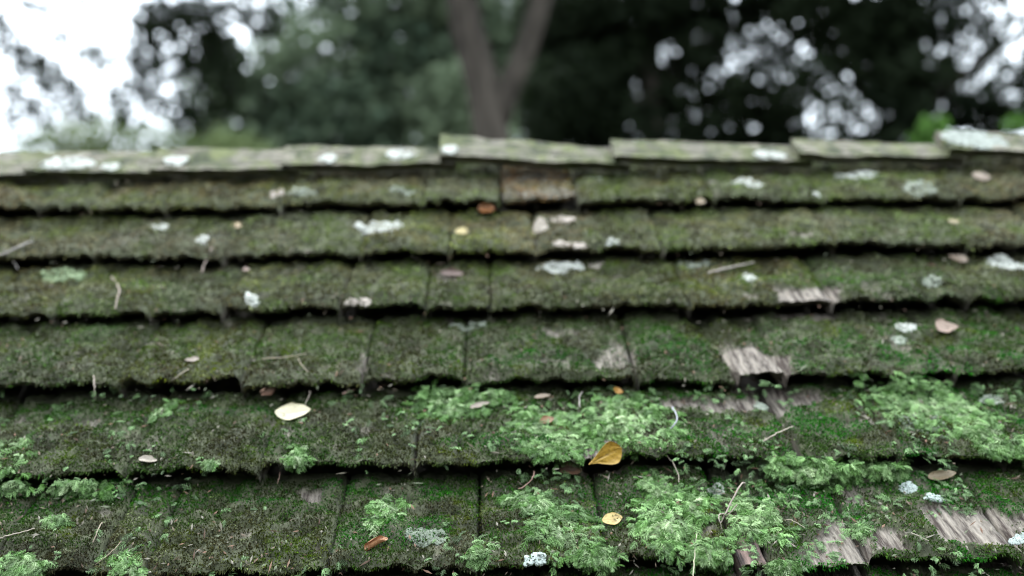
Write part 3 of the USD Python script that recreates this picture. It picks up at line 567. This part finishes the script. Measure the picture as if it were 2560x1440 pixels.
# ------------------------------------------------------------------ fallen leaves, chips, twigs
def leaf_mesh(l, w, seed, curl=0.0, cup=0.3, point=0.8, bend=0.0, thick=0.0006):
    """A leaf blade: length along x, cupped across, optionally rolled up (curl in radians across the width)."""
    r = np.random.default_rng(seed); n, k = 33, 19
    t = np.linspace(0, 1, n); prof = np.sin(np.pi*t**point)**0.75*(1 + 0.35*(meshkit.noise(np.stack([t*5, 0*t + seed, 0*t], 1)) - 0.5)) + 0.02
    s = np.linspace(-1, 1, k); Tt, S = np.meshgrid(t, s, indexing='ij'); half = 0.5*w*prof[:, None]*S
    if curl:
        rad = w/curl; ang = half/rad; y = rad*np.sin(ang); z = rad*(1 - np.cos(ang))
    else:
        y = half; z = cup*half*half/w*2
    x = (Tt - 0.5)*l; z = z + bend*l*(2*Tt - 1)**2 + 0.05*w*(fbm(x*1.0, y, 160, seed) - 0.5) + 0.03*w*np.sin(8*Tt + seed)
    z = z - 0.03*w*(np.abs(S) < 0.08) + 0.06*w*(fbm(Tt, S, 4.0, seed + 3) - 0.5)
    g = np.stack([x, y, z], -1).reshape(-1, 3)
    i = (np.arange(n - 1)[:, None]*k + np.arange(k - 1)).ravel(); q = np.stack([i, i + k, i + k + 1, i + 1], 1)
    m = n*k; rim = np.r_[np.arange(n)*k, (n - 1)*k + np.arange(1, k), (np.arange(n)[::-1]*k + k - 1)[1:], np.arange(k)[::-1][1:-1]]; rn = np.roll(rim, -1)
    return np.vstack([g, g - [0, 0, thick]]), np.vstack([q[:, ::-1], q + m, np.stack([rim, rim + m, rn + m, rn], 1)]), np.tile((np.abs(S) + 2.2*(np.abs(S) < 0.08) + 0.9*(np.sin(Tt*34 - np.abs(S)*9) > 0.86) + 2.5*sstep(0.6, 0.75, fbm(Tt*9, S*4, 1.0, seed + 7))).ravel(), 2)
YEL, CRM, ORA, TAN, PTN, BRN = (0.62, 0.44, 0.12), (0.70, 0.62, 0.40), (0.60, 0.22, 0.05), (0.55, 0.42, 0.28), (0.52, 0.36, 0.28), (0.24, 0.13, 0.08)
LEAVES = [  # x, y, length px, width px, turn (deg in the picture), tilt about length, tilt about width, curl, colour, point, bend, label
    (735, 1040, 90, 48, 3, 8, 4, 0, CRM, 0.9, 0.10, 'cream yellow bean shaped leaf, the largest leaf, left of centre'),
    (942, 1370, 64, 46, 36, 0, 8, 5.2, (0.62, 0.30, 0.14), 0.7, 0, 'orange rolled up leaf near the bottom edge, left of centre'),
    (1510, 1168, 92, 66, 26, 58, 16, 0.9, (0.66, 0.40, 0.06), 1.9, 0.05, 'yellow ochre leaf standing tilted on the fifth course butt'),
    (1428, 1184, 56, 50, -20, 25, 10, 3.4, BRN, 0.8, 0.1, 'brown curled leaf left of the yellow ochre standing leaf'),
    (1530, 1306, 52, 36, 8, 6, 6, 0, (0.70, 0.50, 0.16), 0.9, 0.05, 'small golden oval leaf in the feather moss near the bottom'),
    (1216, 530, 48, 66, 0, 20, 0, 2.0, ORA, 1.0, 0.1, 'orange leaf in the gap under the top course, at the centre'),
    (2352, 1198, 72, 30, 8, 10, 8, 1.6, (0.60, 0.47, 0.32), 0.8, 0.06, 'pointed tan leaf beside the C shaped bluish lichen at right'),
    (1750, 511, 28, 46, 0, 10, 0, 1.5, TAN, 1, 0.1, 'tan leaf in the gap under the top course, right of the trunk'),
    (1155, 585, 40, 44, 0, 10, 0, 0, (0.68, 0.56, 0.26), 1, 0.1, 'small yellow leaf in the second course above a pinkish bit'),
    (1157, 626, 32, 34, 0, 0, 0, 0.8, (0.66, 0.55, 0.48), 1, 0.1, 'small pinkish white leaf bit on the second course butt'),
    (594, 570, 36, 36, -25, 10, 0, 0, (0.64, 0.48, 0.30), 1, 0, 'small tan leaf in the second course at left'),
    (672, 988, 44, 36, 30, 25, 10, 1.4, (0.50, 0.25, 0.15), 1.2, 0.1, 'red brown leaf under the fourth course butt, above the cream leaf'),
    (2366, 826, 64, 74, 0, 6, 4, 0, (0.58, 0.40, 0.33), 0.55, 0.02, 'pinkish tan square chip in the fourth course at right'),
    (1544, 985, 20, 44, 70, 20, 20, 1.5, (0.62, 0.30, 0.04), 1, 0.1, 'tiny orange leaf bit above the largest feather moss cushion'),
    (1356, 998, 48, 26, 8, 5, 5, 1.2, (0.56, 0.42, 0.33), 0.8, 0.05, 'pale tan chip under the fourth course butt at the centre'),
    (1366, 1058, 40, 26, 22, 10, 5, 1.4, (0.45, 0.22, 0.07), 1.1, 0.05, 'rust brown leaf bit lying in the left feather moss cushion'),
    (2450, 450, 50, 60, -20, 10, 0, 1.0, (0.60, 0.46, 0.38), 1, 0.1, 'pinkish leaf in the top course at the far right'),
    (2382, 560, 34, 34, 0, 0, 0, 0.5, (0.58, 0.46, 0.20), 1, 0.05, 'small yellowish leaf in the second course at right'),
    (482, 906, 42, 34, 5, 0, 0, 0.8, (0.42, 0.32, 0.27), 1.2, 0.02, 'pinkish grey chip in the fourth course at left'),
    (2392, 652, 56, 44, -25, 15, 0, 0.6, (0.52, 0.38, 0.30), 1.4, 0.02, 'triangular tan chip under the second course butt at right'),
    (1130, 690, 66, 44, -5, 15, 0, 1.8, (0.30, 0.18, 0.14), 0.9, 0.08, 'brown bark chip in the third course at the centre'),
    (372, 1156, 50, 24, -12, 0, 0, 1.2, (0.48, 0.40, 0.33), 0.8, 0.04, 'pale tan crumb on the fifth course butt at left'),
    (616, 680, 22, 26, 0, 0, 0, 1, (0.45, 0.27, 0.2), 1, 0, 'tiny reddish chip at the top of a black joint in the third course'),
    (872, 986, 40, 14, 30, 0, 0, 1.2, (0.42, 0.24, 0.17), 0.8, 0, 'thin reddish bark sliver in the fifth course, right of the cream leaf'),
    (1200, 1020, 56, 20, 25, 0, 0, 1.5, (0.56, 0.46, 0.40), 0.8, 0, 'pale bark sliver below the upper left feather moss patch')]
def put_on(x, y, turn, roll, tilt, lift):
    u, v, w = place(x, y, lift)
    a, b = uv(x, y, w), uv(x + 10*math.cos(math.radians(turn)), y - 10*math.sin(math.radians(turn))*0.6, w)
    th = math.atan2(b[1] - a[1], b[0] - a[0])
    R = trimesh.transformations.euler_matrix(math.radians(roll), -math.radians(tilt), th)[:3, :3]
    m = np.eye(4); m[:3, :3] = R.T; m[3, :3] = (u, v, w)
    pxm = abs(uv(x + 50, y, w)[0] - uv(x - 50, y, w)[0])/100
    return m @ ROOF, pxm
for i, (x, y, l, w, turn, roll, tilt, curl, c, pt, bend, lab) in enumerate(LEAVES):
    at, px = put_on(x, y, turn, roll, tilt, 0.0)
    if y < 1000: w *= 0.58; l *= 0.88
    v, f, e = leaf_mesh(l*px, w*px, 40 + i, curl, 0.25, pt, bend)
    z = v[:, 2] - v[:, 2].min(); rr = trimesh.transformations.euler_matrix(math.radians(roll), -math.radians(tilt), 0)[:3, :3]
    hgt = (v @ rr.T)[:, 2]; at = trans(v.mean(0)*0) @ at
    m2 = np.array(at); m2[3, :3] += EW*((0.012 if 'standing tilted' in lab else 0.004) - hgt.min()*0.9)
    tint = (0.6 if 'ochre' in lab else 0.5 if c is CRM or c[0] > 0.6 else 0.33)*np.array(c)*(np.array([1, 0.97, 0.85]) if c[2] > 0.25 and c is not CRM else 1)*(1 - 0.12*e[:, None])
    tag(mesh('fallen_leaf' if 'leaf' in lab else 'bark_chip', (v, f), DRYLEAF, smooth=True, prim={'tint': tint}, at=m2), lab, 'leaf' if 'leaf' in lab else 'chip', 'fallen leaves on the roof' if 'leaf' in lab else 'bark chips on the roof')
TWIGS = [  # points (x, y, height mm), radius px, colour, label
    ([(278, 692, 6), (296, 715, 8), (294, 745, 8), (288, 772, 5)], 6, (0.36, 0.29, 0.24), 'bent pale twig in the third course at left'),
    ([(530, 618, 5), (518, 645, 14), (503, 682, 6)], 6, (0.33, 0.26, 0.22), 'short twig lying across the second course butt at left'),
    ([(655, 897, 5), (720, 892, 6), (765, 884, 5)], 4, (0.33, 0.27, 0.20), 'thin straight twig in the fourth course'),
    ([(420, 958, 4), (445, 940, 7), (472, 922, 5)], 5, (0.33, 0.28, 0.21), 'short slanting twig near the fourth course butt at left'),
    ([(1770, 682, 6), (1825, 668, 8), (1885, 656, 7)], 7, (0.42, 0.36, 0.32), 'pale straight twig in the third course beside the frosty lichen'),
    ([(1908, 1103, 4), (1945, 1082, 8), (1982, 1066, 9)], 5, (0.40, 0.34, 0.27), 'pale twig with a knob end beside a black joint in the fifth course'),
    ([(1650, 1120, 9), (1675, 1148, 20), (1694, 1180, 16), (1697, 1206, 5)], 5, (0.40, 0.34, 0.27), 'curved twig hanging over the fifth course butt right of the largest moss cushion'),
    ([(1742, 1335, 10), (1737, 1385, 14), (1734, 1450, 30)], 4, (0.48, 0.45, 0.32), 'long pale grass stalk hanging down at the bottom edge'),
    ([(-5, 1346, 5), (40, 1334, 8), (86, 1321, 5)], 5, (0.36, 0.30, 0.24), 'straight twig at the left edge in the sixth course'),
    ([(232, 1356, 4), (243, 1330, 10), (256, 1306, 8)], 4.5, (0.34, 0.27, 0.2), 'short upright twig in the sixth course at left'),
    ([(238, 1412, 5), (272, 1385, 10), (303, 1354, 8)], 3.5, (0.30, 0.23, 0.17), 'thin dark twig above the feather moss fan at the bottom left'),
    ([(1334, 1178, 8), (1328, 1200, 12), (1310, 1216, 8), (1296, 1222, 5)], 5, (0.38, 0.24, 0.19), 'reddish curved twig below the fifth course butt'),
    ([(234, 940, 6), (236, 968, 14), (238, 1000, 8)], 5, (0.38, 0.31, 0.26), 'tiny upright twig on the fourth course butt at left'),
    ([(745, 895, 5), (758, 918, 6), (770, 930, 5)], 3.5, (0.33, 0.27, 0.20), 'tiny twig branching below the thin straight twig of the fourth course'),
    ([(1962, 1300, 8), (1990, 1306, 9), (2012, 1320, 6)], 4, (0.34, 0.29, 0.22), 'wiry twig at the right tip of a feather moss clump'),
    ([(2278, 1332, 6), (2300, 1342, 8), (2322, 1352, 6)], 4, (0.38, 0.33, 0.26), 'short twig at the left edge of the largest bare shingle'),
    ([(775, 978, 8), (768, 1000, 10), (760, 1012, 6)], 4, (0.34, 0.28, 0.23), 'tiny twig pointing at the cream leaf from above'),
    ([(1455, 980, 8), (1448, 1000, 10), (1450, 1018, 5)], 4.5, (0.42, 0.36, 0.33), 'tiny upright pale twig above the gap between the two moss cushions'),
    ([(1682, 1018, 8), (1690, 1035, 11), (1688, 1058, 10), (1676, 1072, 6)], 6, (0.40, 0.40, 0.43), 'grey curled bark strip at the right end of the largest moss cushion'),
    ([(700, 1180, 8), (697, 1196, 10), (694, 1210, 6)], 3.5, (0.34, 0.22, 0.17), 'tiny red brown stalk under the fifth course butt at left'),
    ([(-20, 640, 8), (20, 630, 16), (55, 612, 12), (82, 606, 6)], 9, (0.27, 0.24, 0.22), 'grey twisted twig at the left edge on the second course butt'),
    ([(8, 628, 12), (30, 650, 14), (44, 672, 6)], 7, (0.27, 0.24, 0.22), 'grey forked stub hanging below the twisted twig at the left edge')]
def twig_mesh(pts, rad, taper=0.6, seed=0):
    q = []
    for x, y, h in pts:
        u, v, w = place(x, y, h/1000); q.append((u, v, w))
    q = np.array(q); px = abs(uv(pts[0][0] + 50, pts[0][1])[0] - uv(pts[0][0] - 50, pts[0][1])[0])/100
    c = spline(q, 14); c[1:-1] += np.random.default_rng(seed).normal(0, 0.0004, (12, 3))
    rr = 0.36*rad*px*np.linspace(1, taper, 14)*(1 + 0.2*np.random.default_rng(seed + 1).normal(0, 0.5, 14))
    return tube(c, rr, 6)
for i, (pts, rad, c, lab) in enumerate(TWIGS):
    v, f = twig_mesh(pts, rad, 0.7, i); b = v.mean(0)
    tag(mesh('twig', (v - b, f), TWIG, smooth=True, prim={'tint': np.tile(0.6*np.array(c), (len(v), 1))}, at=roof_at(*b)), lab, 'twig', 'twigs lying on the roof')
tw = xform('twig', ROOF); tag(tw, 'grey forked twig lying in the feather moss near the bottom right', 'twig', 'twigs lying on the roof')
for nm, pts in (('stem', [(1862, 1218, 14), (1830, 1252, 16), (1812, 1288, 16), (1778, 1330, 10)]), ('side_shoot', [(1842, 1262, 18), (1828, 1280, 18), (1811, 1290, 16)]), ('side_shoot', [(1812, 1288, 16), (1800, 1308, 20), (1804, 1322, 12)])):
    v, f = twig_mesh(pts, 6 if nm == 'stem' else 4, 0.8, 77)
    mesh(nm, (v, f), TWIG, str(tw.GetPath()), smooth=True, prim={'tint': np.tile((0.22, 0.18, 0.15), (len(v), 1))})

r = np.random.default_rng(66); n = 2600                             # crumbs, needles and seed scales caught in the moss
x, y = r.uniform(-60, 2620, n), 440 + 1000*r.random(n)**0.8; U, V, W = placen(x, y, 0.003); n = len(U)
ok = fbm(U, V, 18, 303) > 0.42; U, V, W = U[ok], V[ok], W[ok]; n = len(U)
th = r.uniform(0, 2*np.pi, n); l = r.uniform(0.0012, 0.0045, n)*np.where(r.random(n) < 0.1, 2.2, 1); wd = r.uniform(0.0006, 0.0016, n)
d = np.stack([np.cos(th), np.sin(th), r.uniform(-0.3, 0.5, n)], 1); sd = np.stack([-np.sin(th), np.cos(th), r.uniform(-0.3, 0.3, n)], 1); c0 = np.stack([U, V, W + r.uniform(0, 0.003, n)], 1)
q = np.stack([c0 - d*l[:, None], c0 - sd*wd[:, None], c0 + d*l[:, None], c0 + sd*wd[:, None], c0 + [0, 0, 0.0012]], 1)
i5 = np.arange(n)*5; f = np.vstack([np.stack([i5 + a, i5 + b, i5 + 4], 1) for a, b in ((0, 1), (1, 2), (2, 3), (3, 0))])
pal = np.array([(0.11, 0.085, 0.06), (0.06, 0.036, 0.024), (0.17, 0.15, 0.12), (0.13, 0.075, 0.05), (0.10, 0.11, 0.07), (0.08, 0.07, 0.05)])[r.integers(0, 6, n)]
tag(mesh('plant_litter', (q.reshape(-1, 3), f), TWIG, prim={'tint': np.repeat(pal, 5, 0)}, at=ROOF), 'tiny brown and pale crumbs of plant litter caught all over the moss', 'litter', kind='stuff')

# ------------------------------------------------------------------ the wood behind
def leaves(clumps, seed, size, cols, up=0.5):
    """A crown: leaf-sized faces spread through clumps (centre, half axes, optical depth)."""
    r = np.random.default_rng(seed); P, S, C = [], [], []
    for c, ax, tau, sc in clumps:
        ax = np.array(ax); n = int(tau*math.pi*ax[0]*ax[2]/(0.17*(size*sc)**2))
        d = r.normal(0, 1, (n, 3)); d /= np.linalg.norm(d, axis=1, keepdims=True)
        p = d*(r.random((n, 1))**(1/2.4))
        nz = meshkit.fbm(p*3.0 + r.uniform(0, 50, 3), 3, seed); keep = r.random(n) < 0.35 + 0.65*sstep(0.35, 0.58, nz)
        p = p[keep]; P.append(np.asarray(c) + p*ax); S.append(np.full(len(p), size*sc)); C.append(np.full(len(p), r.random()))
    P, S, C = np.vstack(P), np.concatenate(S), np.concatenate(C); n = len(P)
    nr = r.normal(0, 1, (n, 3)) + [0, 0, up]; nr /= np.linalg.norm(nr, axis=1, keepdims=True)
    a = np.cross(nr, r.normal(0, 1, (n, 3))); a /= np.linalg.norm(a, axis=1, keepdims=True); b = np.cross(nr, a)
    s = (S*r.uniform(0.6, 1.3, n))[:, None]
    v = np.stack([P - a*s*0.55, P + b*s*0.3 + nr*s*0.06, P + a*s*0.55 - nr*s*0.1, P - b*s*0.3 + nr*s*0.06], 1).reshape(-1, 3)
    i = np.arange(n)*4; f = np.vstack([np.stack([i, i + 1, i + 2], 1), np.stack([i, i + 2, i + 3], 1)])
    t = np.clip(0.6*C + 0.4*r.random(n), 0, 1); col = lerp(cols[0], cols[1], t)
    return (v, f), np.repeat(col, 4, 0)
def clump(x, y, dist, rx, ry, depth, tau, sc=1.0):
    k = dist/FPX
    if y < -60 or y > 420: sc = 2.2
    return (far(x, y, dist), (rx*k, depth, ry*k), tau, sc)
def tree(name, label, cat, base, trunk, limbs, clumps, seed, size, cols, group=None, up=0.5):
    base = np.asarray(base, float); t = tag(xform(name, trans(base)), label, cat, group); p = str(t.GetPath())
    for nm, pts, r0, r1 in ([('trunk', *trunk)] if trunk else []) + [('limb', *l) for l in limbs]:
        c = spline(np.asarray(pts), 18); mesh(nm, tube(c - base, np.linspace(r0, r1, 18), 14), BARK, p, smooth=True)
    if clumps:
        m, c = leaves(clumps, seed, size, cols, up); mesh('crown', (m[0] - base, m[1]), FOLIAGE, p, prim={'tint': c})
    return t
def ground_under(p): return np.array([p[0], p[1], -0.05])
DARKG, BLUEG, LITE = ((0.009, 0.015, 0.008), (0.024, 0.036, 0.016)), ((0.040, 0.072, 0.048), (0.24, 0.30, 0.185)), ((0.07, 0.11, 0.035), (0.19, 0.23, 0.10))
# the forked tree
D = 7.0; F0, F1 = far(1232, 420, D), far(1238, 250, D)
gb = ground_under(far(1222, 700, D))
tr = tree('forked_tree', 'grey brown tree with a forked trunk standing right behind the ridge', 'tree', gb,
    ([gb, far(1228, 620, D), far(1234, 400, D), far(1226, 290, D), far(1205, 200, D), far(1165, 60, D), far(1140, -120, D), far(1100, -500, D)], 0.21, 0.085),
    [([far(1248, 300, D), far(1270, 225, D), far(1300, 160, D), far(1345, 30, D), far(1390, -130, D), far(1480, -480, D)], 0.088, 0.05)],
    [clump(1000, -620, 7.2, 300, 220, 0.9, 3.0), clump(1500, -640, 7.0, 320, 230, 0.9, 3.0), clump(1250, -860, 7.1, 380, 220, 1.0, 3.0)], 21, 0.085, DARKG)
# dense tree in the middle, farther off
D = 15.0
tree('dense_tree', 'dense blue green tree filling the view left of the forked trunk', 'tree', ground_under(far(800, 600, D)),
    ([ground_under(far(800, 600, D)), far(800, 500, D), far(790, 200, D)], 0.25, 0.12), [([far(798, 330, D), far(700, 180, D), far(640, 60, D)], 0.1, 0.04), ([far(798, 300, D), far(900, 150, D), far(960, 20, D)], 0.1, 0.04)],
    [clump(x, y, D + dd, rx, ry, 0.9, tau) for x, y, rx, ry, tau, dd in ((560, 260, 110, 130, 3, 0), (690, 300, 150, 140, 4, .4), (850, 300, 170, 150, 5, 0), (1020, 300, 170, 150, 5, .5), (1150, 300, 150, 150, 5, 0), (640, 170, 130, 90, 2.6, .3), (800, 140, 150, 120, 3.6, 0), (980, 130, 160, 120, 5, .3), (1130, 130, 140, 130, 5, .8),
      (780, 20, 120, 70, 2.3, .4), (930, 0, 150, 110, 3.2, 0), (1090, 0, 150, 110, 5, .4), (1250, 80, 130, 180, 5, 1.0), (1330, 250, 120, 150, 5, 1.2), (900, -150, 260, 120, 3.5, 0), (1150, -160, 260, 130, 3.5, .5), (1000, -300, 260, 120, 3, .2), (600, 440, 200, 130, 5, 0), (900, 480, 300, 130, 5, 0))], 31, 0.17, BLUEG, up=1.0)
# thin tree at the left whose twigs hang into the sky
D = 9.0
tree('thin_leaved_tree', 'sparse tree with hanging leafy twigs against the white sky at left', 'tree', ground_under(far(-420, 600, D)),
    ([ground_under(far(-420, 600, D)), far(-400, 300, D), far(-330, -60, D), far(-200, -400, D)], 0.16, 0.05),
    [([far(-380, 200, D), far(-150, 100, D), far(60, 120, D), far(160, 230, D)], 0.05, 0.008), ([far(-330, -60, D), far(-50, -120, D), far(250, -60, D), far(420, 60, D), far(520, 130, D)], 0.05, 0.008), ([far(-390, 330, D), far(-150, 260, D), far(60, 240, D), far(190, 300, D)], 0.045, 0.008)],
    [clump(x, y, D + dd, rx, ry, dp, tau) for x, y, rx, ry, dp, tau, dd in ((85, 15, 45, 25, .2, 1.3, 0), (210, 5, 30, 14, .2, 1.2, 0), (60, 135, 55, 34, .25, 1.7, 0), (95, 175, 70, 40, .25, 1.8, .1), (120, 50, 14, 40, .1, 0.8, 0), (30, 210, 40, 30, .2, 1.0, 0),
      (235, 140, 45, 40, .2, 1.5, .1), (290, 150, 40, 24, .2, 1.4, 0), (160, 230, 70, 40, .25, 2.0, 0), (60, 260, 45, 30, .2, 1.6, 0), (210, 280, 45, 30, .2, 1.5, .1), (390, 60, 60, 60, .3, 2.6, 0), (360, 130, 45, 70, .3, 2.6, .1), (430, 30, 70, 50, .3, 2.0, 0), (500, 90, 80, 90, .4, 3.2, .2), (450, 180, 70, 60, .4, 2.0, .1), (350, 210, 50, 40, .3, 2.2, 0),
      (540, 30, 80, 40, .3, 2.0, 0), (150, 90, 26, 60, .15, .9, 0), (20, 60, 40, 40, .2, 1.0, 0), (270, 60, 22, 50, .15, .7, .1), (110, 290, 60, 30, .2, 1.2, .1), (30, 300, 40, 36, .2, 1.0, 0), (330, 290, 60, 34, .2, 1.3, 0), (480, 290, 70, 50, .3, 2.2, .1), (640, 20, 80, 30, .3, 2.0, 0), (560, 190, 60, 120, .4, 3.4, .3), (420, 260, 70, 40, .3, 1.6, 0), (300, 250, 50, 40, .3, 1.4, .2), (660, 60, 60, 40, .3, 2.6, 0), (-150, 60, 160, 160, .5, 2.0, 0), (-250, -250, 300, 200, .8, 2.2, 0), (150, -280, 300, 160, .7, 2.0, 0), (520, -150, 220, 110, .6, 2.2, 0))], 41, 0.08, DARKG, up=0.2)
# pale bush below it
D = 12.0
tree('pale_bush', 'pale yellow green bush showing above the left end of the ridge', 'bush', ground_under(far(280, 600, D)), None, [([ground_under(far(280, 600, D)), far(280, 600, D), far(275, 400, D), far(268, 330, D)], 0.09, 0.03)],
    [clump(x, y, D, rx, ry, .6, tau) for x, y, rx, ry, tau in ((120, 350, 70, 44, 1.5), (215, 325, 60, 44, 1.5), (280, 345, 60, 54, 2.0), (175, 352, 50, 34, 1.8), (350, 350, 70, 40, 1.3), (420, 340, 60, 36, 1.2), (470, 365, 70, 34, 2.0), (530, 350, 60, 50, 1.2), (600, 370, 80, 30, 2.4), (50, 372, 70, 30, 1.2), (300, 300, 40, 26, .9), (240, 290, 30, 20, .8), (300, 440, 320, 80, 4))], 51, 0.085, LITE, up=0.4)
# the two dark trees at the right
D = 10.5
tree('dark_tree', 'dark tree with scattered sky gaps right of the forked trunk', 'tree', ground_under(far(1640, 600, D)),
    ([ground_under(far(1640, 600, D)), far(1640, 500, D), far(1625, 200, D), far(1600, -100, D), far(1590, -500, D)], 0.22, 0.09), [([far(1630, 260, D), far(1760, 120, D), far(1900, 40, D)], 0.09, 0.03), ([far(1632, 300, D), far(1520, 180, D), far(1440, 60, D)], 0.08, 0.03), ([far(1640, 380, D), far(1800, 300, D), far(1960, 260, D)], 0.08, 0.03)],
    [clump(x, y, D + dd, rx, ry, dp, (tau*0.95 if tau < 2.25 else tau*1.2 if tau < 3.1 else tau*1.6)) for x, y, rx, ry, dp, tau, dd in ((1430, 260, 140, 150, .7, 5, 0), (1420, 60, 140, 120, .7, 5, .2), (1560, 320, 110, 90, .6, 3.2, 0), (1550, 170, 120, 90, .6, 3.4, .1), (1590, 40, 140, 90, .7, 5, 0), (1680, 260, 90, 70, .6, 4.2, .2), (1740, 140, 80, 80, .6, 4, 0), (1720, 30, 110, 60, .6, 4, .1), (1800, 330, 120, 50, .5, 2.7, 0), (1690, 350, 90, 40, .5, 2.6, 0), (1790, 365, 150, 30, .4, 3.4, .1), (1950, 360, 120, 36, .4, 3.4, 0),
      (1850, 110, 80, 70, .5, 2.1, 0), (1830, 40, 80, 50, .5, 2.6, .1), (1925, 12, 90, 50, .5, 3.4, 0), (1900, 190, 80, 60, .5, 2.0, 0), (1960, 120, 80, 70, .5, 2.4, .1), (1830, 250, 80, 70, .5, 4.6, 0), (1940, 280, 70, 70, .5, 4.2, 0), (1620, -160, 300, 130, .9, 3.5, 0), (1900, -140, 260, 130, .9, 3.0, 0), (1750, -380, 320, 180, 1.0, 3.0, 0), (1500, -380, 260, 160, 1.0, 3.0, 0), (1650, 480, 380, 120, .8, 5, 0))], 61, 0.105, DARKG)
D = 9.5
tree('dark_tree', 'dark tree with bright sky gaps at the right edge of the picture', 'tree', ground_under(far(2330, 620, D)),
    ([ground_under(far(2330, 620, D)), far(2325, 500, D), far(2290, 200, D), far(2270, -100, D), far(2280, -500, D)], 0.17, 0.07), [([far(2310, 330, D), far(2180, 200, D), far(2080, 60, D)], 0.07, 0.025), ([far(2300, 280, D), far(2420, 180, D), far(2560, 80, D)], 0.07, 0.025)],
    [clump(x, y, D + dd, rx, ry, dp, (tau*0.95 if tau < 2.25 else tau*1.2 if tau < 3.1 else tau*1.6)) for x, y, rx, ry, dp, tau, dd in ((2030, 30, 90, 60, .5, 3.6, 0), (2120, 90, 100, 90, .5, 3.6, .1), (2220, 60, 100, 90, .5, 4.6, 0), (2230, 190, 90, 80, .5, 5, 0), (2080, 190, 80, 60, .5, 2.7, .1), (2060, 270, 70, 50, .5, 2.2, 0), (2110, 310, 80, 50, .5, 1.9, .1), (2080, 362, 110, 26, .4, 3.0, 0), (2210, 358, 90, 30, .4, 3.6, 0), (2190, 270, 60, 60, .5, 2.2, 0), (2260, 300, 60, 70, .5, 4.6, 0), (2000, 200, 50, 60, .5, 2.6, 0),
      (2340, 80, 60, 60, .5, 3.0, 0), (2320, 200, 60, 60, .5, 4.0, 0), (2420, 130, 70, 70, .5, 1.9, .1), (2500, 80, 80, 60, .5, 2.0, 0), (2470, 210, 80, 60, .5, 1.7, 0), (2540, 200, 70, 60, .5, 1.6, .1), (2420, 270, 90, 50, .5, 3.6, 0), (2520, 300, 80, 50, .5, 3.2, 0), (2340, 20, 80, 30, .5, 2.2, 0), (2420, 20, 70, 40, .5, 2.6, 0), (2640, 200, 90, 160, .5, 2.6, 0),
      (2200, -120, 300, 120, .9, 3.2, 0), (2500, -140, 260, 130, .9, 3.0, 0), (2350, -380, 320, 190, 1.0, 3.0, 0), (2350, 470, 380, 110, .7, 4, 0))], 71, 0.10, DARKG)
D = 8.0
tree('bright_bush', 'fresh green bush tip just above the ridge at right', 'bush', ground_under(far(2330, 600, D)), None, [([ground_under(far(2330, 600, D)), far(2332, 600, D), far(2336, 450, D), far(2335, 330, D)], 0.05, 0.015)],
    [clump(2335, 320, D, 40, 32, .14, 3.2), clump(2310, 350, D, 40, 30, .14, 3), clump(2540, 310, D, 34, 26, .12, 2.0), clump(2380, 420, D, 190, 60, .3, 3.5)], 81, 0.07, ((0.07, 0.16, 0.03), (0.12, 0.24, 0.05)), up=0.8)

# the wood goes on round the clearing behind the viewer
r = np.random.default_rng(12); cl = []
for a in np.arange(62, 300, 9.0):
    d = r.uniform(8.5, 12.0); az = math.radians(a)
    for h in (1.2, 3.4, 5.4): cl.append((np.array([d*math.sin(az), d*math.cos(az), h + r.uniform(-.4, .4)]), (1.5, 1.5, 1.5), 1.6, 1.0))
m, c = leaves(cl, 91, 0.32, DARKG)
tag(mesh('surrounding_wood', m, FOLIAGE, prim={'tint': c}), 'dark leafy wood standing round the clearing on the near side', 'wood', kind='stuff')
